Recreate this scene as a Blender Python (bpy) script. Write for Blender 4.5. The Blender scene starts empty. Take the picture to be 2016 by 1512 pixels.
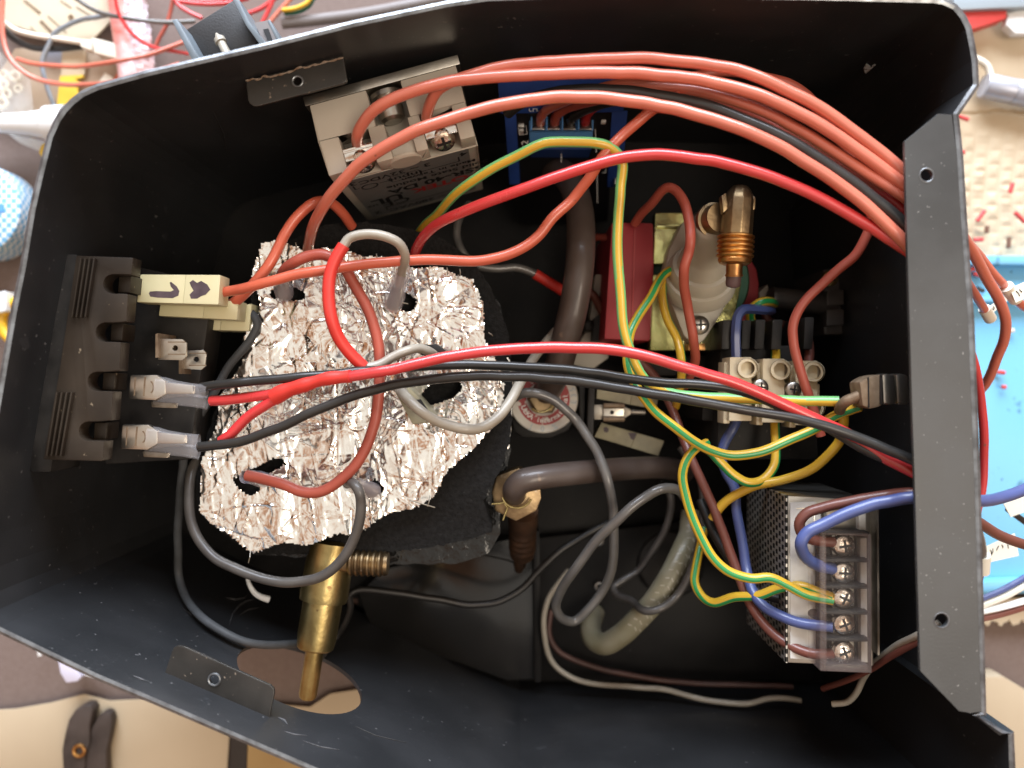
import bpy, bmesh, math, random
import numpy as np
from mathutils import Vector, Matrix
from mathutils.geometry import tessellate_polygon
random.seed(7)
rng = np.random.default_rng(7)
SC = bpy.context.scene
COL = SC.collection
MM = 0.001
FPX, CX, CY, CAMH = 1582.0, 1008.0, 756.0, 310.0     # photo focal length in pixels, centre, camera height (mm)

# ------------------------------------------------------------------ camera
cam = bpy.data.cameras.new("camera")
camo = bpy.data.objects.new("camera", cam); COL.objects.link(camo)
camo.location = (0, 0, CAMH*MM)
cam.sensor_width = 36; cam.lens = 36*FPX/2016
cam.clip_start = 0.01; cam.clip_end = 20
cam.dof.use_dof = True; cam.dof.focus_distance = 0.218; cam.dof.aperture_fstop = 8.2
SC.camera = camo
# ------------------------------------------------------------------ light
W = bpy.data.worlds.new("World"); SC.world = W; W.use_nodes = True
nt = W.node_tree; bg = nt.nodes["Background"]
tc = nt.nodes.new("ShaderNodeTexCoord")
nz = nt.nodes.new("ShaderNodeTexNoise"); nz.inputs["Scale"].default_value = 5.5; nz.inputs["Detail"].default_value = 3
rp = nt.nodes.new("ShaderNodeValToRGB")
rp.color_ramp.elements[0].position = .33; rp.color_ramp.elements[0].color = (.34, .17, .09, 1)
rp.color_ramp.elements[1].position = .64; rp.color_ramp.elements[1].color = (1.35, 1.27, 1.16, 1)
for _p, _c in ((.415, (.60, .23, .085, 1)), (.475, (.88, .42, .20, 1)), (.50, (1.10, .98, .84, 1))):
    rp.color_ramp.elements.new(_p).color = _c
nt.links.new(tc.outputs["Generated"], nz.inputs["Vector"])
sx = nt.nodes.new("ShaderNodeSeparateXYZ"); nt.links.new(tc.outputs["Generated"], sx.inputs[0])
ma = nt.nodes.new("ShaderNodeMath"); ma.operation = 'MULTIPLY_ADD'; ma.inputs[1].default_value = .34; ma.inputs[2].default_value = -.268
nt.links.new(sx.outputs["Z"], ma.inputs[0])
mb = nt.nodes.new("ShaderNodeMath"); mb.operation = 'ADD'; mc = nt.nodes.new("ShaderNodeMath"); mc.operation = 'MAXIMUM'; mc.inputs[1].default_value = -.10
nt.links.new(ma.outputs[0], mc.inputs[0]); nt.links.new(mc.outputs[0], mb.inputs[0]); nt.links.new(nz.outputs["Fac"], mb.inputs[1])
nt.links.new(mb.outputs[0], rp.inputs["Fac"]); nt.links.new(rp.outputs["Color"], bg.inputs["Color"])
bg.inputs["Strength"].default_value = 0.62

def area(name, loc, target, sx, sy, power, color):
    l = bpy.data.lights.new(name, 'AREA'); l.shape = 'RECTANGLE'; l.size = sx; l.size_y = sy
    l.energy = power; l.color = color
    o = bpy.data.objects.new(name, l); COL.objects.link(o); o.location = loc
    o.rotation_euler = (Vector(target)-Vector(loc)).to_track_quat('-Z', 'Y').to_euler()
    return o
area("window_light", (0.0, 0.92, 0.47), (0, 0, .12), 1.0, .76, 36, (.80, .88, 1.0))
area("room_lamp", (0.55, -0.15, 1.25), (0, 0, .1), .5, .5, 6, (1.0, .86, .70))
SC.view_settings.view_transform = 'Standard'; SC.view_settings.look = 'None'
SC.view_settings.gamma = 1; SC.view_settings.use_curve_mapping = False
SC.view_settings.exposure = 0.25
SC.render.engine = 'CYCLES'
SC.cycles.use_denoising = True
SC.cycles.max_bounces = 8; SC.cycles.transparent_max_bounces = 12
SC.cycles.caustics_reflective = False; SC.cycles.caustics_refractive = False

# ------------------------------------------------------------------ helpers
def P(x, y, d):
    """photo pixel at a real distance d (mm) below the camera -> point in mm"""
    return Vector(((x-CX)*d/FPX, (CY-y)*d/FPX, CAMH-d))
def mmr(px, d): return px*d/FPX

def mat(name, rgb, rough=.5, metal=0., var=None, bump=None, spec=.5, dust=None, trans=0, alpha=None, coat=0, wear=None):
    m = bpy.data.materials.new(name); m.use_nodes = True
    t = m.node_tree; n = t.nodes; b = n["Principled BSDF"]
    b.inputs["Base Color"].default_value = (*rgb, 1)
    b.inputs["Roughness"].default_value = rough; b.inputs["Metallic"].default_value = metal
    b.inputs["Specular IOR Level"].default_value = spec
    b.inputs["Coat Weight"].default_value = coat; b.inputs["Coat Roughness"].default_value = .14
    if trans: b.inputs["Transmission Weight"].default_value = trans
    co = n.new("ShaderNodeTexCoord")
    src = None
    if var:                                     # (scale, second colour, low, high)
        z = n.new("ShaderNodeTexNoise"); z.inputs["Scale"].default_value = var[0]; z.inputs["Detail"].default_value = 5
        t.links.new(co.outputs["Object"], z.inputs["Vector"])
        r = n.new("ShaderNodeValToRGB"); lo, hi = (var[2], var[3]) if len(var) > 2 else (.35, .65)
        r.color_ramp.elements[0].position = lo; r.color_ramp.elements[0].color = (*rgb, 1)
        r.color_ramp.elements[1].position = hi; r.color_ramp.elements[1].color = (*var[1], 1)
        t.links.new(z.outputs["Fac"], r.inputs["Fac"]); src = r.outputs["Color"]
        rr = n.new("ShaderNodeMapRange"); rr.inputs["To Min"].default_value = max(.03, rough-.08); rr.inputs["To Max"].default_value = min(1, rough+.12)
        t.links.new(z.outputs["Fac"], rr.inputs["Value"]); t.links.new(rr.outputs["Result"], b.inputs["Roughness"])
    for w in [x for x in (dust, wear) if x]:     # (scale, threshold, colour) specks of dust or wear
        z = n.new("ShaderNodeTexNoise"); z.inputs["Scale"].default_value = w[0]; z.inputs["Detail"].default_value = 2
        t.links.new(co.outputs["Object"], z.inputs["Vector"])
        r = n.new("ShaderNodeValToRGB"); r.color_ramp.elements[0].position = w[1]; r.color_ramp.elements[1].position = min(1, w[1]+.05)
        t.links.new(z.outputs["Fac"], r.inputs["Fac"])
        mx = n.new("ShaderNodeMix"); mx.data_type = 'RGBA'
        if src: t.links.new(src, mx.inputs["A"])
        else: mx.inputs["A"].default_value = (*rgb, 1)
        mx.inputs["B"].default_value = (*w[2], 1)
        t.links.new(r.outputs["Color"], mx.inputs["Factor"]); src = mx.outputs["Result"]
    if src: t.links.new(src, b.inputs["Base Color"])
    if bump:                                    # (scale, strength, distance mm)
        z = n.new("ShaderNodeTexNoise"); z.inputs["Scale"].default_value = bump[0]; z.inputs["Detail"].default_value = 4
        t.links.new(co.outputs["Object"], z.inputs["Vector"])
        bp = n.new("ShaderNodeBump"); bp.inputs["Strength"].default_value = bump[1]
        bp.inputs["Distance"].default_value = (bump[2] if len(bump) > 2 else .2)*MM
        t.links.new(z.outputs["Fac"], bp.inputs["Height"]); t.links.new(bp.outputs["Normal"], b.inputs["Normal"])
    if alpha is not None: b.inputs["Alpha"].default_value = alpha
    return m

M = {}
def add(k, *a, **kw): M[k] = mat(k, *a, **kw)
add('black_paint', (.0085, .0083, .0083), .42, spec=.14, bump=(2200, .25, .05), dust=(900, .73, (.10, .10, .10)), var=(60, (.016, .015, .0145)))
add('sheen_wall_paint', (.0185, .0195, .021), .36, spec=.5, bump=(1600, .35, .06), dust=(620, .705, (.11, .11, .11)), wear=(150, .70, (.032, .033, .035)), var=(40, (.027, .028, .030)))  # case black lifted and blued, window sheen put into the colour
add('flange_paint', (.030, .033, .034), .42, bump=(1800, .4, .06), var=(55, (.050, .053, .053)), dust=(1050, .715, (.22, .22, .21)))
add('tab_paint', (.020, .019, .017), .35, bump=(2500, .3, .05), var=(90, (.035, .032, .028)), dust=(700, .70, (.22, .18, .14)))
add('rim_metal', (.26, .28, .30), .30, .7, var=(300, (.12, .125, .13)), bump=(900, .3, .1))
add('panel_grey', (.010, .010, .010), .14, bump=(30, .2, .8), var=(40, (.015, .0145, .014)), spec=.55)
add('coral', (.60, .165, .105), .30, var=(70, (.54, .14, .09)), bump=(500, .12, .1), dust=(360, .755, (.22, .07, .05)), coat=.8)
add('orange_red', (.62, .13, .070), .34, var=(70, (.53, .11, .06)), bump=(500, .12, .1), dust=(330, .74, (.16, .05, .03)), coat=.35)
add('brick_and_shaded_coral', (.44, .095, .062), .42, var=(70, (.35, .075, .05)), bump=(500, .12, .1), dust=(330, .74, (.16, .05, .03)))  # coral with shade put into the colour, also plain brick wires
add('bright_red', (.60, .042, .045), .28, var=(70, (.54, .036, .038)), bump=(400, .10, .1), dust=(360, .755, (.22, .07, .05)), coat=.8)
add('shrink_red', (.60, .042, .032), .45, var=(90, (.60, .03, .02)), bump=(260, .25, .2))
add('crimson', (.36, .022, .024), .42, bump=(400, .1, .1))
add('black_wire', (.017, .0165, .016), .42, spec=.3, var=(120, (.026, .025, .023)), bump=(500, .12, .1), coat=.5)
add('thin_black', (.014, .013, .012), .42, bump=(500, .12, .1))
add('grey_wire', (.085, .083, .080), .45, var=(140, (.12, .115, .105)), bump=(500, .15, .1), coat=.8)
add('blue_grey_wire', (.17, .20, .23), .42, var=(140, (.21, .235, .26)), bump=(500, .12, .1), coat=.8)
add('shaded_slate_wire', (.080, .086, .092), .5, spec=.25, var=(140, (.055, .058, .06)), bump=(420, .15, .1))  # blue-grey wire darkened, shade of its deep run put into the colour
add('dark_grey_wire', (.055, .050, .046), .5, var=(140, (.085, .078, .070)), bump=(420, .2, .1), coat=.35)
add('beige_wire', (.36, .33, .27), .5, var=(140, (.29, .26, .21)), bump=(420, .15, .1), coat=.35)
add('blue_wire', (.060, .085, .235), .40, var=(90, (.07, .10, .26)), bump=(420, .1, .1), coat=.35)
add('brown_wire', (.17, .052, .036), .45, var=(90, (.13, .042, .03)), bump=(420, .1, .1), coat=.35)
add('dark_brown_wire', (.085, .038, .030), .5, var=(90, (.06, .03, .025)), bump=(420, .1, .1))
add('earth_yellow', (.66, .42, .035), .38, var=(100, (.60, .36, .03)), dust=(420, .735, (.22, .13, .03)), bump=(420, .1, .1), coat=.35)
add('earth_green', (.020, .27, .075), .38, bump=(420, .1, .1), coat=.35)
add('pale_green', (.18, .50, .17), .38, bump=(420, .1, .1), coat=.35)
add('brown_hose', (.060, .042, .034), .45, var=(60, (.095, .075, .066)), bump=(300, .2, .2), dust=(180, .72, (.16, .11, .075)), coat=.35)
add('clear_hose', (.24, .22, .14), .30, var=(120, (.30, .28, .20)), bump=(200, .15, .2), trans=.12)
add('hose_braid', (.58, .55, .45), .45)
add('cream_plastic', (.60, .56, .33), .42, var=(60, (.66, .62, .40)), spec=.5, bump=(500, .08, .1))
add('old_cream', (.36, .33, .21), .5, var=(90, (.20, .18, .12)))
add('block_cream', (.62, .54, .38), .45, var=(60, (.56, .48, .33)))
add('relay_body', (.50, .46, .385), .5, var=(60, (.45, .415, .35)), bump=(900, .1, .1))
add('relay_label', (.21, .205, .197), .38, .2, var=(50, (.185, .18, .172)))
add('ink', (.007, .0065, .0065), .6)
add('marker_ink', (.055, .035, .045), .55, var=(300, (.10, .07, .08)))
add('red_ink', (.42, .02, .02), .5)
add('white_ink', (.72, .71, .68), .5)
add('chrome', (.74, .72, .68), .16, 1., bump=(420, .25, .2))
add('bright_screw', (.78, .74, .68), .24, 1., bump=(380, .8, .6), var=(350, (.50, .40, .32), .45, .6))
add('steel', (.56, .54, .50), .28, 1., var=(130, (.40, .38, .34)), bump=(400, .2, .1))
add('tin', (.60, .57, .51), .30, 1., var=(150, (.45, .42, .36)), bump=(350, .3, .2))
add('dull_tin', (.40, .38, .34), .42, 1., var=(150, (.20, .17, .13)), bump=(350, .3, .2))
add('oxide_brown', (.17, .115, .07), .55, .5, var=(260, (.28, .21, .14)), bump=(600, .5, .2))
add('zinc', (.74, .72, .34), .22, 1., var=(70, (.46, .46, .18), .4, .6), bump=(120, .6, .6))
add('brass', (.47, .38, .17), .34, 1., var=(160, (.30, .225, .09), .38, .66), bump=(900, .45, .15), dust=(260, .68, (.20, .13, .06)))
add('old_brass', (.34, .25, .14), .40, 1., var=(150, (.17, .12, .07), .38, .64), bump=(700, .5, .2), dust=(300, .68, (.30, .24, .17)))
add('copper_brass', (.60, .33, .11), .34, 1., var=(180, (.30, .15, .06)), bump=(400, .3, .2))
add('dark_copper', (.20, .105, .06), .45, .8, var=(180, (.10, .06, .04)), bump=(400, .3, .2))
add('white_nylon', (.44, .41, .34), .42, var=(50, (.39, .36, .29)), bump=(600, .06, .1))
add('pump_red', (.36, .030, .038), .48, var=(50, (.31, .026, .034)), bump=(700, .08, .1))
add('pump_green', (.008, .11, .055), .45)
add('blue_plastic', (.11, .33, .72), .40, bump=(700, .06, .1))
add('dark_blue_plastic', (.015, .05, .20), .45)
add('blue_tape', (.025, .075, .33), .5, bump=(260, .4, .3), var=(120, (.02, .06, .26)))
add('circuit_black', (.010, .010, .011), .35)
add('black_plastic', (.012, .0115, .011), .48, spec=.25, var=(120, (.030, .028, .026)), bump=(600, .2, .1), dust=(800, .72, (.10, .09, .08)))
add('smoked_plastic', (.019, .0145, .011), .36, spec=.3, var=(60, (.036, .027, .019)), bump=(240, .2, .2), dust=(500, .70, (.20, .16, .11)))
add('rubber_tip', (.085, .050, .048), .4)
add('rust', (.20, .12, .07), .8, var=(500, (.30, .25, .20)), bump=(900, .8, .2))
add('spot_white', (.86, .90, .92), .6, var=(700, (.12, .13, .13), .45, .6))  # white stands for a bright spot of light on the wall
add('grey_mark', (.11, .11, .115), .6, var=(600, (.03, .03, .03)))
add('faint_scuff', (.045, .043, .042), .6, var=(500, (.016, .016, .016)))
add('inlet_plastic', (.045, .043, .042), .32, spec=.8, var=(90, (.065, .060, .056)), bump=(500, .2, .2), dust=(700, .70, (.12, .10, .09)))
add('foam', (.008, .008, .008), .9, spec=.2, var=(700, (.016, .016, .016)), bump=(1100, 1., .5), dust=(1500, .72, (.045, .045, .045)))
add('black_film', (.010, .010, .010), .16, bump=(170, .9, 1.2), dust=(240, .70, (.30, .27, .22)))
add('label_white', (.60, .57, .50), .5, var=(120, (.50, .46, .40)))
add('label_red', (.32, .035, .035), .5, dust=(420, .62, (.60, .56, .50)))
add('psu_metal', (.46, .45, .42), .34, 1., var=(60, (.38, .37, .34)), bump=(300, .08, .1))
add('psu_sticker', (.56, .56, .54), .45, var=(200, (.48, .48, .46)))
add('sleeve', (.62, .58, .64), .22, alpha=.42, bump=(260, .4, .3))
add('clear_sleeve', (.74, .72, .74), .16, alpha=.13, bump=(220, .7, .5))
add('clear_cover', (.50, .42, .38), .05, spec=.3, alpha=.02)
add('clear_edge', (.38, .29, .26), .12, alpha=.12)
add('bag_film', (.80, .82, .80), .12, alpha=.30, bump=(120, .9, 1.5))
add('table_cloth', (.165, .122, .105), .85, var=(500, (.185, .14, .122)), bump=(1400, .4, .3))
add('paper', (.44, .355, .24), .7, var=(18, (.49, .40, .275)), bump=(500, .1, .1))
add('card_cream', (.56, .49, .37), .6, var=(30, (.50, .43, .31)))
add('wood_tan', (.36, .24, .10), .6, var=(40, (.42, .30, .13)))
add('gap_shade', (.028, .022, .018), .7)
add('card_board', (.43, .33, .21), .7, var=(16, (.58, .49, .35)), bump=(300, .12, .3))
add('sky_tray', (.15, .45, .70), .42, var=(14, (.19, .50, .74)), dust=(130, .67, (.09, .26, .40)), wear=(420, .72, (.03, .07, .10)))
add('pink_roll', (.78, .26, .23), .25, var=(26, (.80, .55, .55), .46, .60), bump=(150, .9, 2.), coat=.5)
add('lilac_film', (.86, .80, .88), .14, coat=.6, var=(70, (.85, .62, .62), .5, .6), bump=(160, .8, 1.2), alpha=.8)
add('white_plastic', (.80, .82, .82), .4, var=(30, (.74, .77, .78)))
add('lilac_plastic', (.66, .66, .82), .4)
add('yellow_plastic', (.78, .46, .03), .4)
add('tag_yellow', (.72, .50, .05), .55, var=(100, (.66, .44, .04)))
add('orange_card', (.72, .16, .08), .5)
add('tan_strip', (.40, .30, .21), .6)
add('ring_beige', (.66, .58, .43), .5)
add('pliers_dark', (.026, .019, .016), .6, var=(100, (.06, .045, .038)))
add('cable_white', (.72, .68, .58), .5)
add('grey_metal', (.42, .44, .50), .35, .3, var=(60, (.36, .38, .44)))
add('slate', (.30, .36, .40), .35)
add('red_plastic', (.58, .055, .05), .4)
add('offcut_red', (.58, .06, .06), .5)
add('offcut_brown', (.16, .08, .05), .6)
add('bracket_black', (.012, .012, .013), .5, bump=(1800, .5, .1))
add('bracket_edge', (.16, .20, .23), .4, var=(80, (.10, .12, .14)))
add('tag_paper', (.74, .71, .60), .6)
add('grey_strap', (.20, .18, .175), .6)

# blue checked tin and the perforated power supply side
def checked():
    m = mat('checked_tin', (.75, .80, .84), .4); t = m.node_tree; n = t.nodes
    co = n.new("ShaderNodeTexCoord"); ck = n.new("ShaderNodeTexChecker"); ck.inputs["Scale"].default_value = 560
    ck.inputs["Color1"].default_value = (.72, .78, .82, 1); ck.inputs["Color2"].default_value = (.16, .42, .66, 1)
    t.links.new(co.outputs["Object"], ck.inputs["Vector"]); t.links.new(ck.outputs["Color"], n["Principled BSDF"].inputs["Base Color"])
    return m
M['checked_tin'] = checked()

class B:
    """collects faces in mm, builds ONE mesh object"""
    def __init__(s): s.v = []; s.f = []; s.m = []
    def face(s, pts, mi=0):
        k = len(s.v); s.v += [Vector(p) for p in pts]; s.f.append(tuple(range(k, k+len(pts)))); s.m.append(mi)
    def loft(s, A, Bt, mi=0, capA=True, capB=True):
        k = len(s.v); n = len(A); s.v += [Vector(p) for p in A]+[Vector(p) for p in Bt]
        for i in range(n):
            j = (i+1) % n; s.f.append((k+i, k+j, k+n+j, k+n+i)); s.m.append(mi)
        if capA: s.f.append(tuple(k+i for i in reversed(range(n)))); s.m.append(mi)
        if capB: s.f.append(tuple(k+n+i for i in range(n))); s.m.append(mi)
        return s
    def slab(s, poly, d0, d1, mi=0):
        """outline in photo pixels at depth d0 (one number or one per corner), going straight down to d1"""
        ds = d0 if isinstance(d0, (list, tuple)) else [d0]*len(poly)
        top = [P(x, y, d) for (x, y), d in zip(poly, ds)]
        bot = [Vector((p.x, p.y, CAMH-d1)) for p in top]
        return s.loft(bot, top, mi)
    def box(s, o, a, b, c, mi=0):
        o, a, b, c = map(Vector, (o, a, b, c))
        return s.loft([o, o+a, o+a+b, o+b], [o+c, o+a+c, o+a+b+c, o+b+c], mi)
    def plate(s, outer, holes, n, mi=0):
        """planar outline with holes, given the extrusion vector n"""
        n = Vector(n); loops = [list(map(Vector, outer))]+[list(map(Vector, h)) for h in holes]
        flat = [p for l in loops for p in l]; k = len(s.v)
        tris = tessellate_polygon(loops)
        s.v += flat+[p+n for p in flat]; N = len(flat)
        for t in tris:
            s.f.append((k+t[0], k+t[1], k+t[2])); s.m.append(mi)
            s.f.append((k+N+t[2], k+N+t[1], k+N+t[0])); s.m.append(mi)
        b = k
        for l in loops:
            L = len(l)
            for i in range(L):
                j = (i+1) % L; s.f.append((b+i, b+j, b+N+j, b+N+i)); s.m.append(mi)
            b += L
        return s
    def lathe(s, p0, p1, prof, n=28, mi=0, caps=True, phase=0., squash=1.):
        """profile [(t along p0->p1, radius mm)]"""
        p0, p1 = Vector(p0), Vector(p1); ax = p1-p0; a = ax.normalized()
        u = a.orthogonal().normalized() if abs(a.z) > .95 else a.cross(Vector((0, 0, 1))).normalized()
        w = a.cross(u); k = len(s.v); R = len(prof)
        for t, r in prof:
            c = p0+ax*t
            for i in range(n):
                g = 2*math.pi*i/n+phase; s.v.append(c+u*(r*math.cos(g))+w*(r*squash*math.sin(g)))
        for q in range(R-1):
            for i in range(n):
                j = (i+1) % n; s.f.append((k+q*n+i, k+q*n+j, k+(q+1)*n+j, k+(q+1)*n+i)); s.m.append(mi)
        if caps:
            s.f.append(tuple(k+i for i in reversed(range(n)))); s.m.append(mi)
            s.f.append(tuple(k+(R-1)*n+i for i in range(n))); s.m.append(mi)
        return s
    def tube(s, pts, r, n=12, mi=0, stripe=None, mi2=1, r_of=None):
        """swept tube; stripe = (angle from the upper side, half width) in degrees"""
        k = len(s.v); N = len(pts); prev = None
        for i, p in enumerate(pts):
            t = (pts[min(i+1, N-1)]-pts[max(i-1, 0)]).normalized()
            up = Vector((0, 0, 1)); v = up-t*up.dot(t)
            if v.length < .35 and prev is not None: v = prev-t*prev.dot(t)
            elif v.length < 1e-3: v = t.orthogonal()
            v.normalize(); prev = v; sd = t.cross(v)
            rr = r_of(i/(N-1)) if r_of else r
            for q in range(n):
                g = 2*math.pi*(q+.5)/n; s.v.append(p+v*(rr*math.cos(g))+sd*(rr*math.sin(g)))
        for i in range(N-1):
            for q in range(n):
                j = (q+1) % n; s.f.append((k+i*n+q, k+i*n+j, k+(i+1)*n+j, k+(i+1)*n+q))
                g = (360*(q+1)/n) % 360; c = mi
                if stripe:
                    a0 = stripe[0](i/(N-1)) if callable(stripe[0]) else stripe[0]
                    dd = abs((g-a0+180) % 360-180); dd2 = abs((g-a0-180+180) % 360-180)
                    if dd < stripe[1] or dd2 < stripe[1]: c = mi2
                s.m.append(c)
        s.f.append(tuple(k+q for q in reversed(range(n)))); s.m.append(mi)
        s.f.append(tuple(k+(N-1)*n+q for q in range(n))); s.m.append(mi)
        return s
    def torus(s, c, nrm, R, r, n=32, m=10, mi=0, a0=0., a1=360.):
        c, nrm = Vector(c), Vector(nrm).normalized(); u = nrm.orthogonal().normalized(); w = nrm.cross(u)
        full = abs(a1-a0) >= 359.9; k = len(s.v); N = n if full else n+1
        for i in range(N):
            g = math.radians(a0+(a1-a0)*i/n); e = u*math.cos(g)+w*math.sin(g)
            for q in range(m):
                h = 2*math.pi*q/m; s.v.append(c+e*(R+r*math.cos(h))+nrm*(r*math.sin(h)))
        for i in range(n):
            i2 = (i+1) % N
            for q in range(m):
                j = (q+1) % m; s.f.append((k+i*m+q, k+i2*m+q, k+i2*m+j, k+i*m+j)); s.m.append(mi)
        return s
    def text(s, txt, o, xd, yd, size, mi=0, align='CENTER', lift=.04, bold=0.):
        cu = bpy.data.curves.new('lettering', 'FONT'); cu.body = txt; cu.size = 1; cu.align_x = align; cu.align_y = 'CENTER'; cu.offset = bold
        cu.resolution_u = 3
        ob = bpy.data.objects.new('lettering', cu); COL.objects.link(ob)
        me = bpy.data.meshes.new_from_object(ob)
        xd, yd = Vector(xd).normalized(), Vector(yd).normalized(); nn = xd.cross(yd)
        k = len(s.v)
        s.v += [Vector(o)+xd*(v.co.x*size)+yd*(v.co.y*size)+nn*lift for v in me.vertices]
        for p in me.polygons: s.f.append(tuple(k+i for i in p.vertices)); s.m.append(mi)
        bpy.data.objects.remove(ob); bpy.data.curves.remove(cu); bpy.data.meshes.remove(me)
        return s
    def build(s, name, mats, parent=None, smooth=35, bevel=0, seg=2):
        if not isinstance(mats, (list, tuple)): mats = [mats]
        if parent is not None: o0 = WLOC[parent.name]
        else:
            xs = [v.x for v in s.v]; ys = [v.y for v in s.v]; zs = [v.z for v in s.v]
            o0 = Vector(((min(xs)+max(xs))/2, (min(ys)+max(ys))/2, min(zs)))
        me = bpy.data.meshes.new(name)
        me.from_pydata([tuple((v-o0)*MM) for v in s.v], [], s.f)
        for x in mats: me.materials.append(M[x] if isinstance(x, str) else x)
        me.polygons.foreach_set('material_index', s.m)
        bm = bmesh.new(); bm.from_mesh(me)
        bmesh.ops.recalc_face_normals(bm, faces=bm.faces)
        if bevel:
            bmesh.ops.remove_doubles(bm, verts=bm.verts, dist=1e-6)
            es = [e for e in bm.edges if len(e.link_faces) == 2 and e.calc_face_angle(0) > .5]
            bmesh.ops.bevel(bm, geom=es, offset=bevel*MM, segments=seg, profile=.6, affect='EDGES', clamp_overlap=True)
        bm.to_mesh(me); bm.free()
        if smooth:
            me.polygons.foreach_set('use_smooth', [True]*len(me.polygons))
            me.set_sharp_from_angle(angle=math.radians(smooth))
        o = bpy.data.objects.new(name, me); COL.objects.link(o)
        if parent is not None: o.parent = parent; WLOC[o.name] = WLOC[parent.name]
        else: o.location = o0*MM; WLOC[o.name] = o0
        return o
WLOC = {}
def thing(name, label, cat, base, group=None):
    o = bpy.data.objects.new(name, None); COL.objects.link(o); o.empty_display_size = .005
    o.location = base*MM; WLOC[o.name] = Vector(base)
    return tag(o, label, cat, group)
def tag(o, label, cat, group=None):
    o['label'] = label; o['category'] = cat
    if group: o['group'] = group
    return o
def kind(o, k): o['kind'] = k; return o
def smooth_path(pts, step=5.):
    """Catmull-Rom through (px, py, depth) points; returns mm points"""
    q = [np.array(p, float) for p in pts]
    q = [2*q[0]-q[1]]+q+[2*q[-1]-q[-2]]; out = []
    for i in range(1, len(q)-2):
        a, b, c, d = q[i-1:i+3]
        t0 = 0; t1 = max(np.linalg.norm(b-a), 1e-3)**.5; t2 = t1+max(np.linalg.norm(c-b), 1e-3)**.5; t3 = t2+max(np.linalg.norm(d-c), 1e-3)**.5
        n = max(3, int(np.linalg.norm((c-b)[:2])/step))
        for k in range(n):
            t = t1+(t2-t1)*k/n
            A1 = (t1-t)/(t1-t0)*a+(t-t0)/(t1-t0)*b; A2 = (t2-t)/(t2-t1)*b+(t-t1)/(t2-t1)*c; A3 = (t3-t)/(t3-t2)*c+(t-t2)/(t3-t2)*d
            B1 = (t2-t)/(t2-t0)*A1+(t-t0)/(t2-t0)*A2; B2 = (t3-t)/(t3-t1)*A2+(t-t1)/(t3-t1)*A3
            out.append((t2-t)/(t2-t1)*B1+(t-t1)/(t2-t1)*B2)
    out.append(q[-2])
    return [P(*p) for p in out]
def fill_d(pts):
    """points may leave the depth out: interpolate it along the path between the ones that give it"""
    L = [0.]
    for a, b in zip(pts, pts[1:]): L.append(L[-1]+math.hypot(a[0]-b[0], a[1]-b[1]))
    kx = [L[i] for i, p in enumerate(pts) if len(p) > 2]; kd = [p[2] for p in pts if len(p) > 2]
    return [(p[0], p[1], float(np.interp(l, kx, kd))) for p, l in zip(pts, L)]
def keep_in(pts, m=2.6):
    poly = [P(x, y, RIM_D) for x, y in rim_px]; n = len(poly); out = []
    def ok(X, Y):
        ins = False; dm = 1e9
        for i in range(n):
            a, c = poly[i-1], poly[i]
            if (a.y > Y) != (c.y > Y) and X < (c.x-a.x)*(Y-a.y)/(c.y-a.y)+a.x: ins = not ins
            e = c-a; L = e.x*e.x+e.y*e.y; t = max(0, min(1, ((X-a.x)*e.x+(Y-a.y)*e.y)/L)) if L else 0
            dm = min(dm, math.hypot(X-a.x-e.x*t, Y-a.y-e.y*t))
        return ins and dm > m
    for x, y, d in pts:
        while d > 196 and not ok((x-CX)*d/FPX, (CY-y)*d/FPX): d -= 1
        out.append((x, y, d))
    return out
def wire(name, label, m, r, pts, group='wires inside the machine', cat='wire', stripe=None, parent=None, n=14):
    f = fill_d(pts)
    if name in ('grey_wire', 'thin_wire', 'brown_wire') and max(p[0] for p in f) < 1800: f = keep_in(f)
    path = smooth_path(f)
    rm = mmr(r, sum(p[2] for p in f)/len(f)); b = B()
    if len(path) > 30 and r < 15:
        k = len(path); n = max(4, k//5); w = np.linspace(0, 1, n); tt = np.linspace(0, 1, k); env = np.minimum(1, np.minimum(tt, 1-tt)*12)
        jit = [np.interp(tt, w, rng.normal(0, .10, n))*env for _ in range(3)]
        sm = lambda a: np.convolve(np.pad(a, 3, mode='edge'), np.ones(7)/7, 'valid')
        jit = [sm(a) for a in jit]; path = [p+Vector((jit[0][i], jit[1][i], .3*jit[2][i])) for i, p in enumerate(path)]
    if stripe: b.tube(path, rm, 28, stripe=stripe)
    else: b.tube(path, rm, n)
    o = b.build(name, m, parent, smooth=50)
    if parent is None: tag(o, label, cat, group)
    return o
def circle(c, u, w, r, n=32):
    c, u, w = Vector(c), Vector(u), Vector(w)
    return [c+u*(r*math.cos(2*math.pi*i/n))+w*(r*math.sin(2*math.pi*i/n)) for i in range(n)]
UPZ = Vector((0, 0, 1))
def screw(parent, c, ax, r, name='screw', m='chrome', cross=True, hgt=.5):
    c, ax = Vector(c), Vector(ax).normalized(); b = B()
    h = r*hgt
    b.lathe(c-ax*h, c+ax*h, [(0, r), (.45, r), (.75, r*.9), (.93, r*.65), (1, r*.3)], 24)
    o = b.build(name, m, parent)
    if cross:
        u = ax.orthogonal().normalized(); w = ax.cross(u); s = B()
        g = random.uniform(0, 1.5); u, w = u*math.cos(g)+w*math.sin(g), w*math.cos(g)-u*math.sin(g)
        top = c+ax*h*.72
        for a, e in ((u, w), (w, u)):
            s.box(top-a*r*.55-e*r*.11, a*r*1.1, e*r*.22, ax*(h*.32+ (.01 if a is u else .02)))
        s.build('cross_slot', 'ink', o)
    return o

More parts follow.
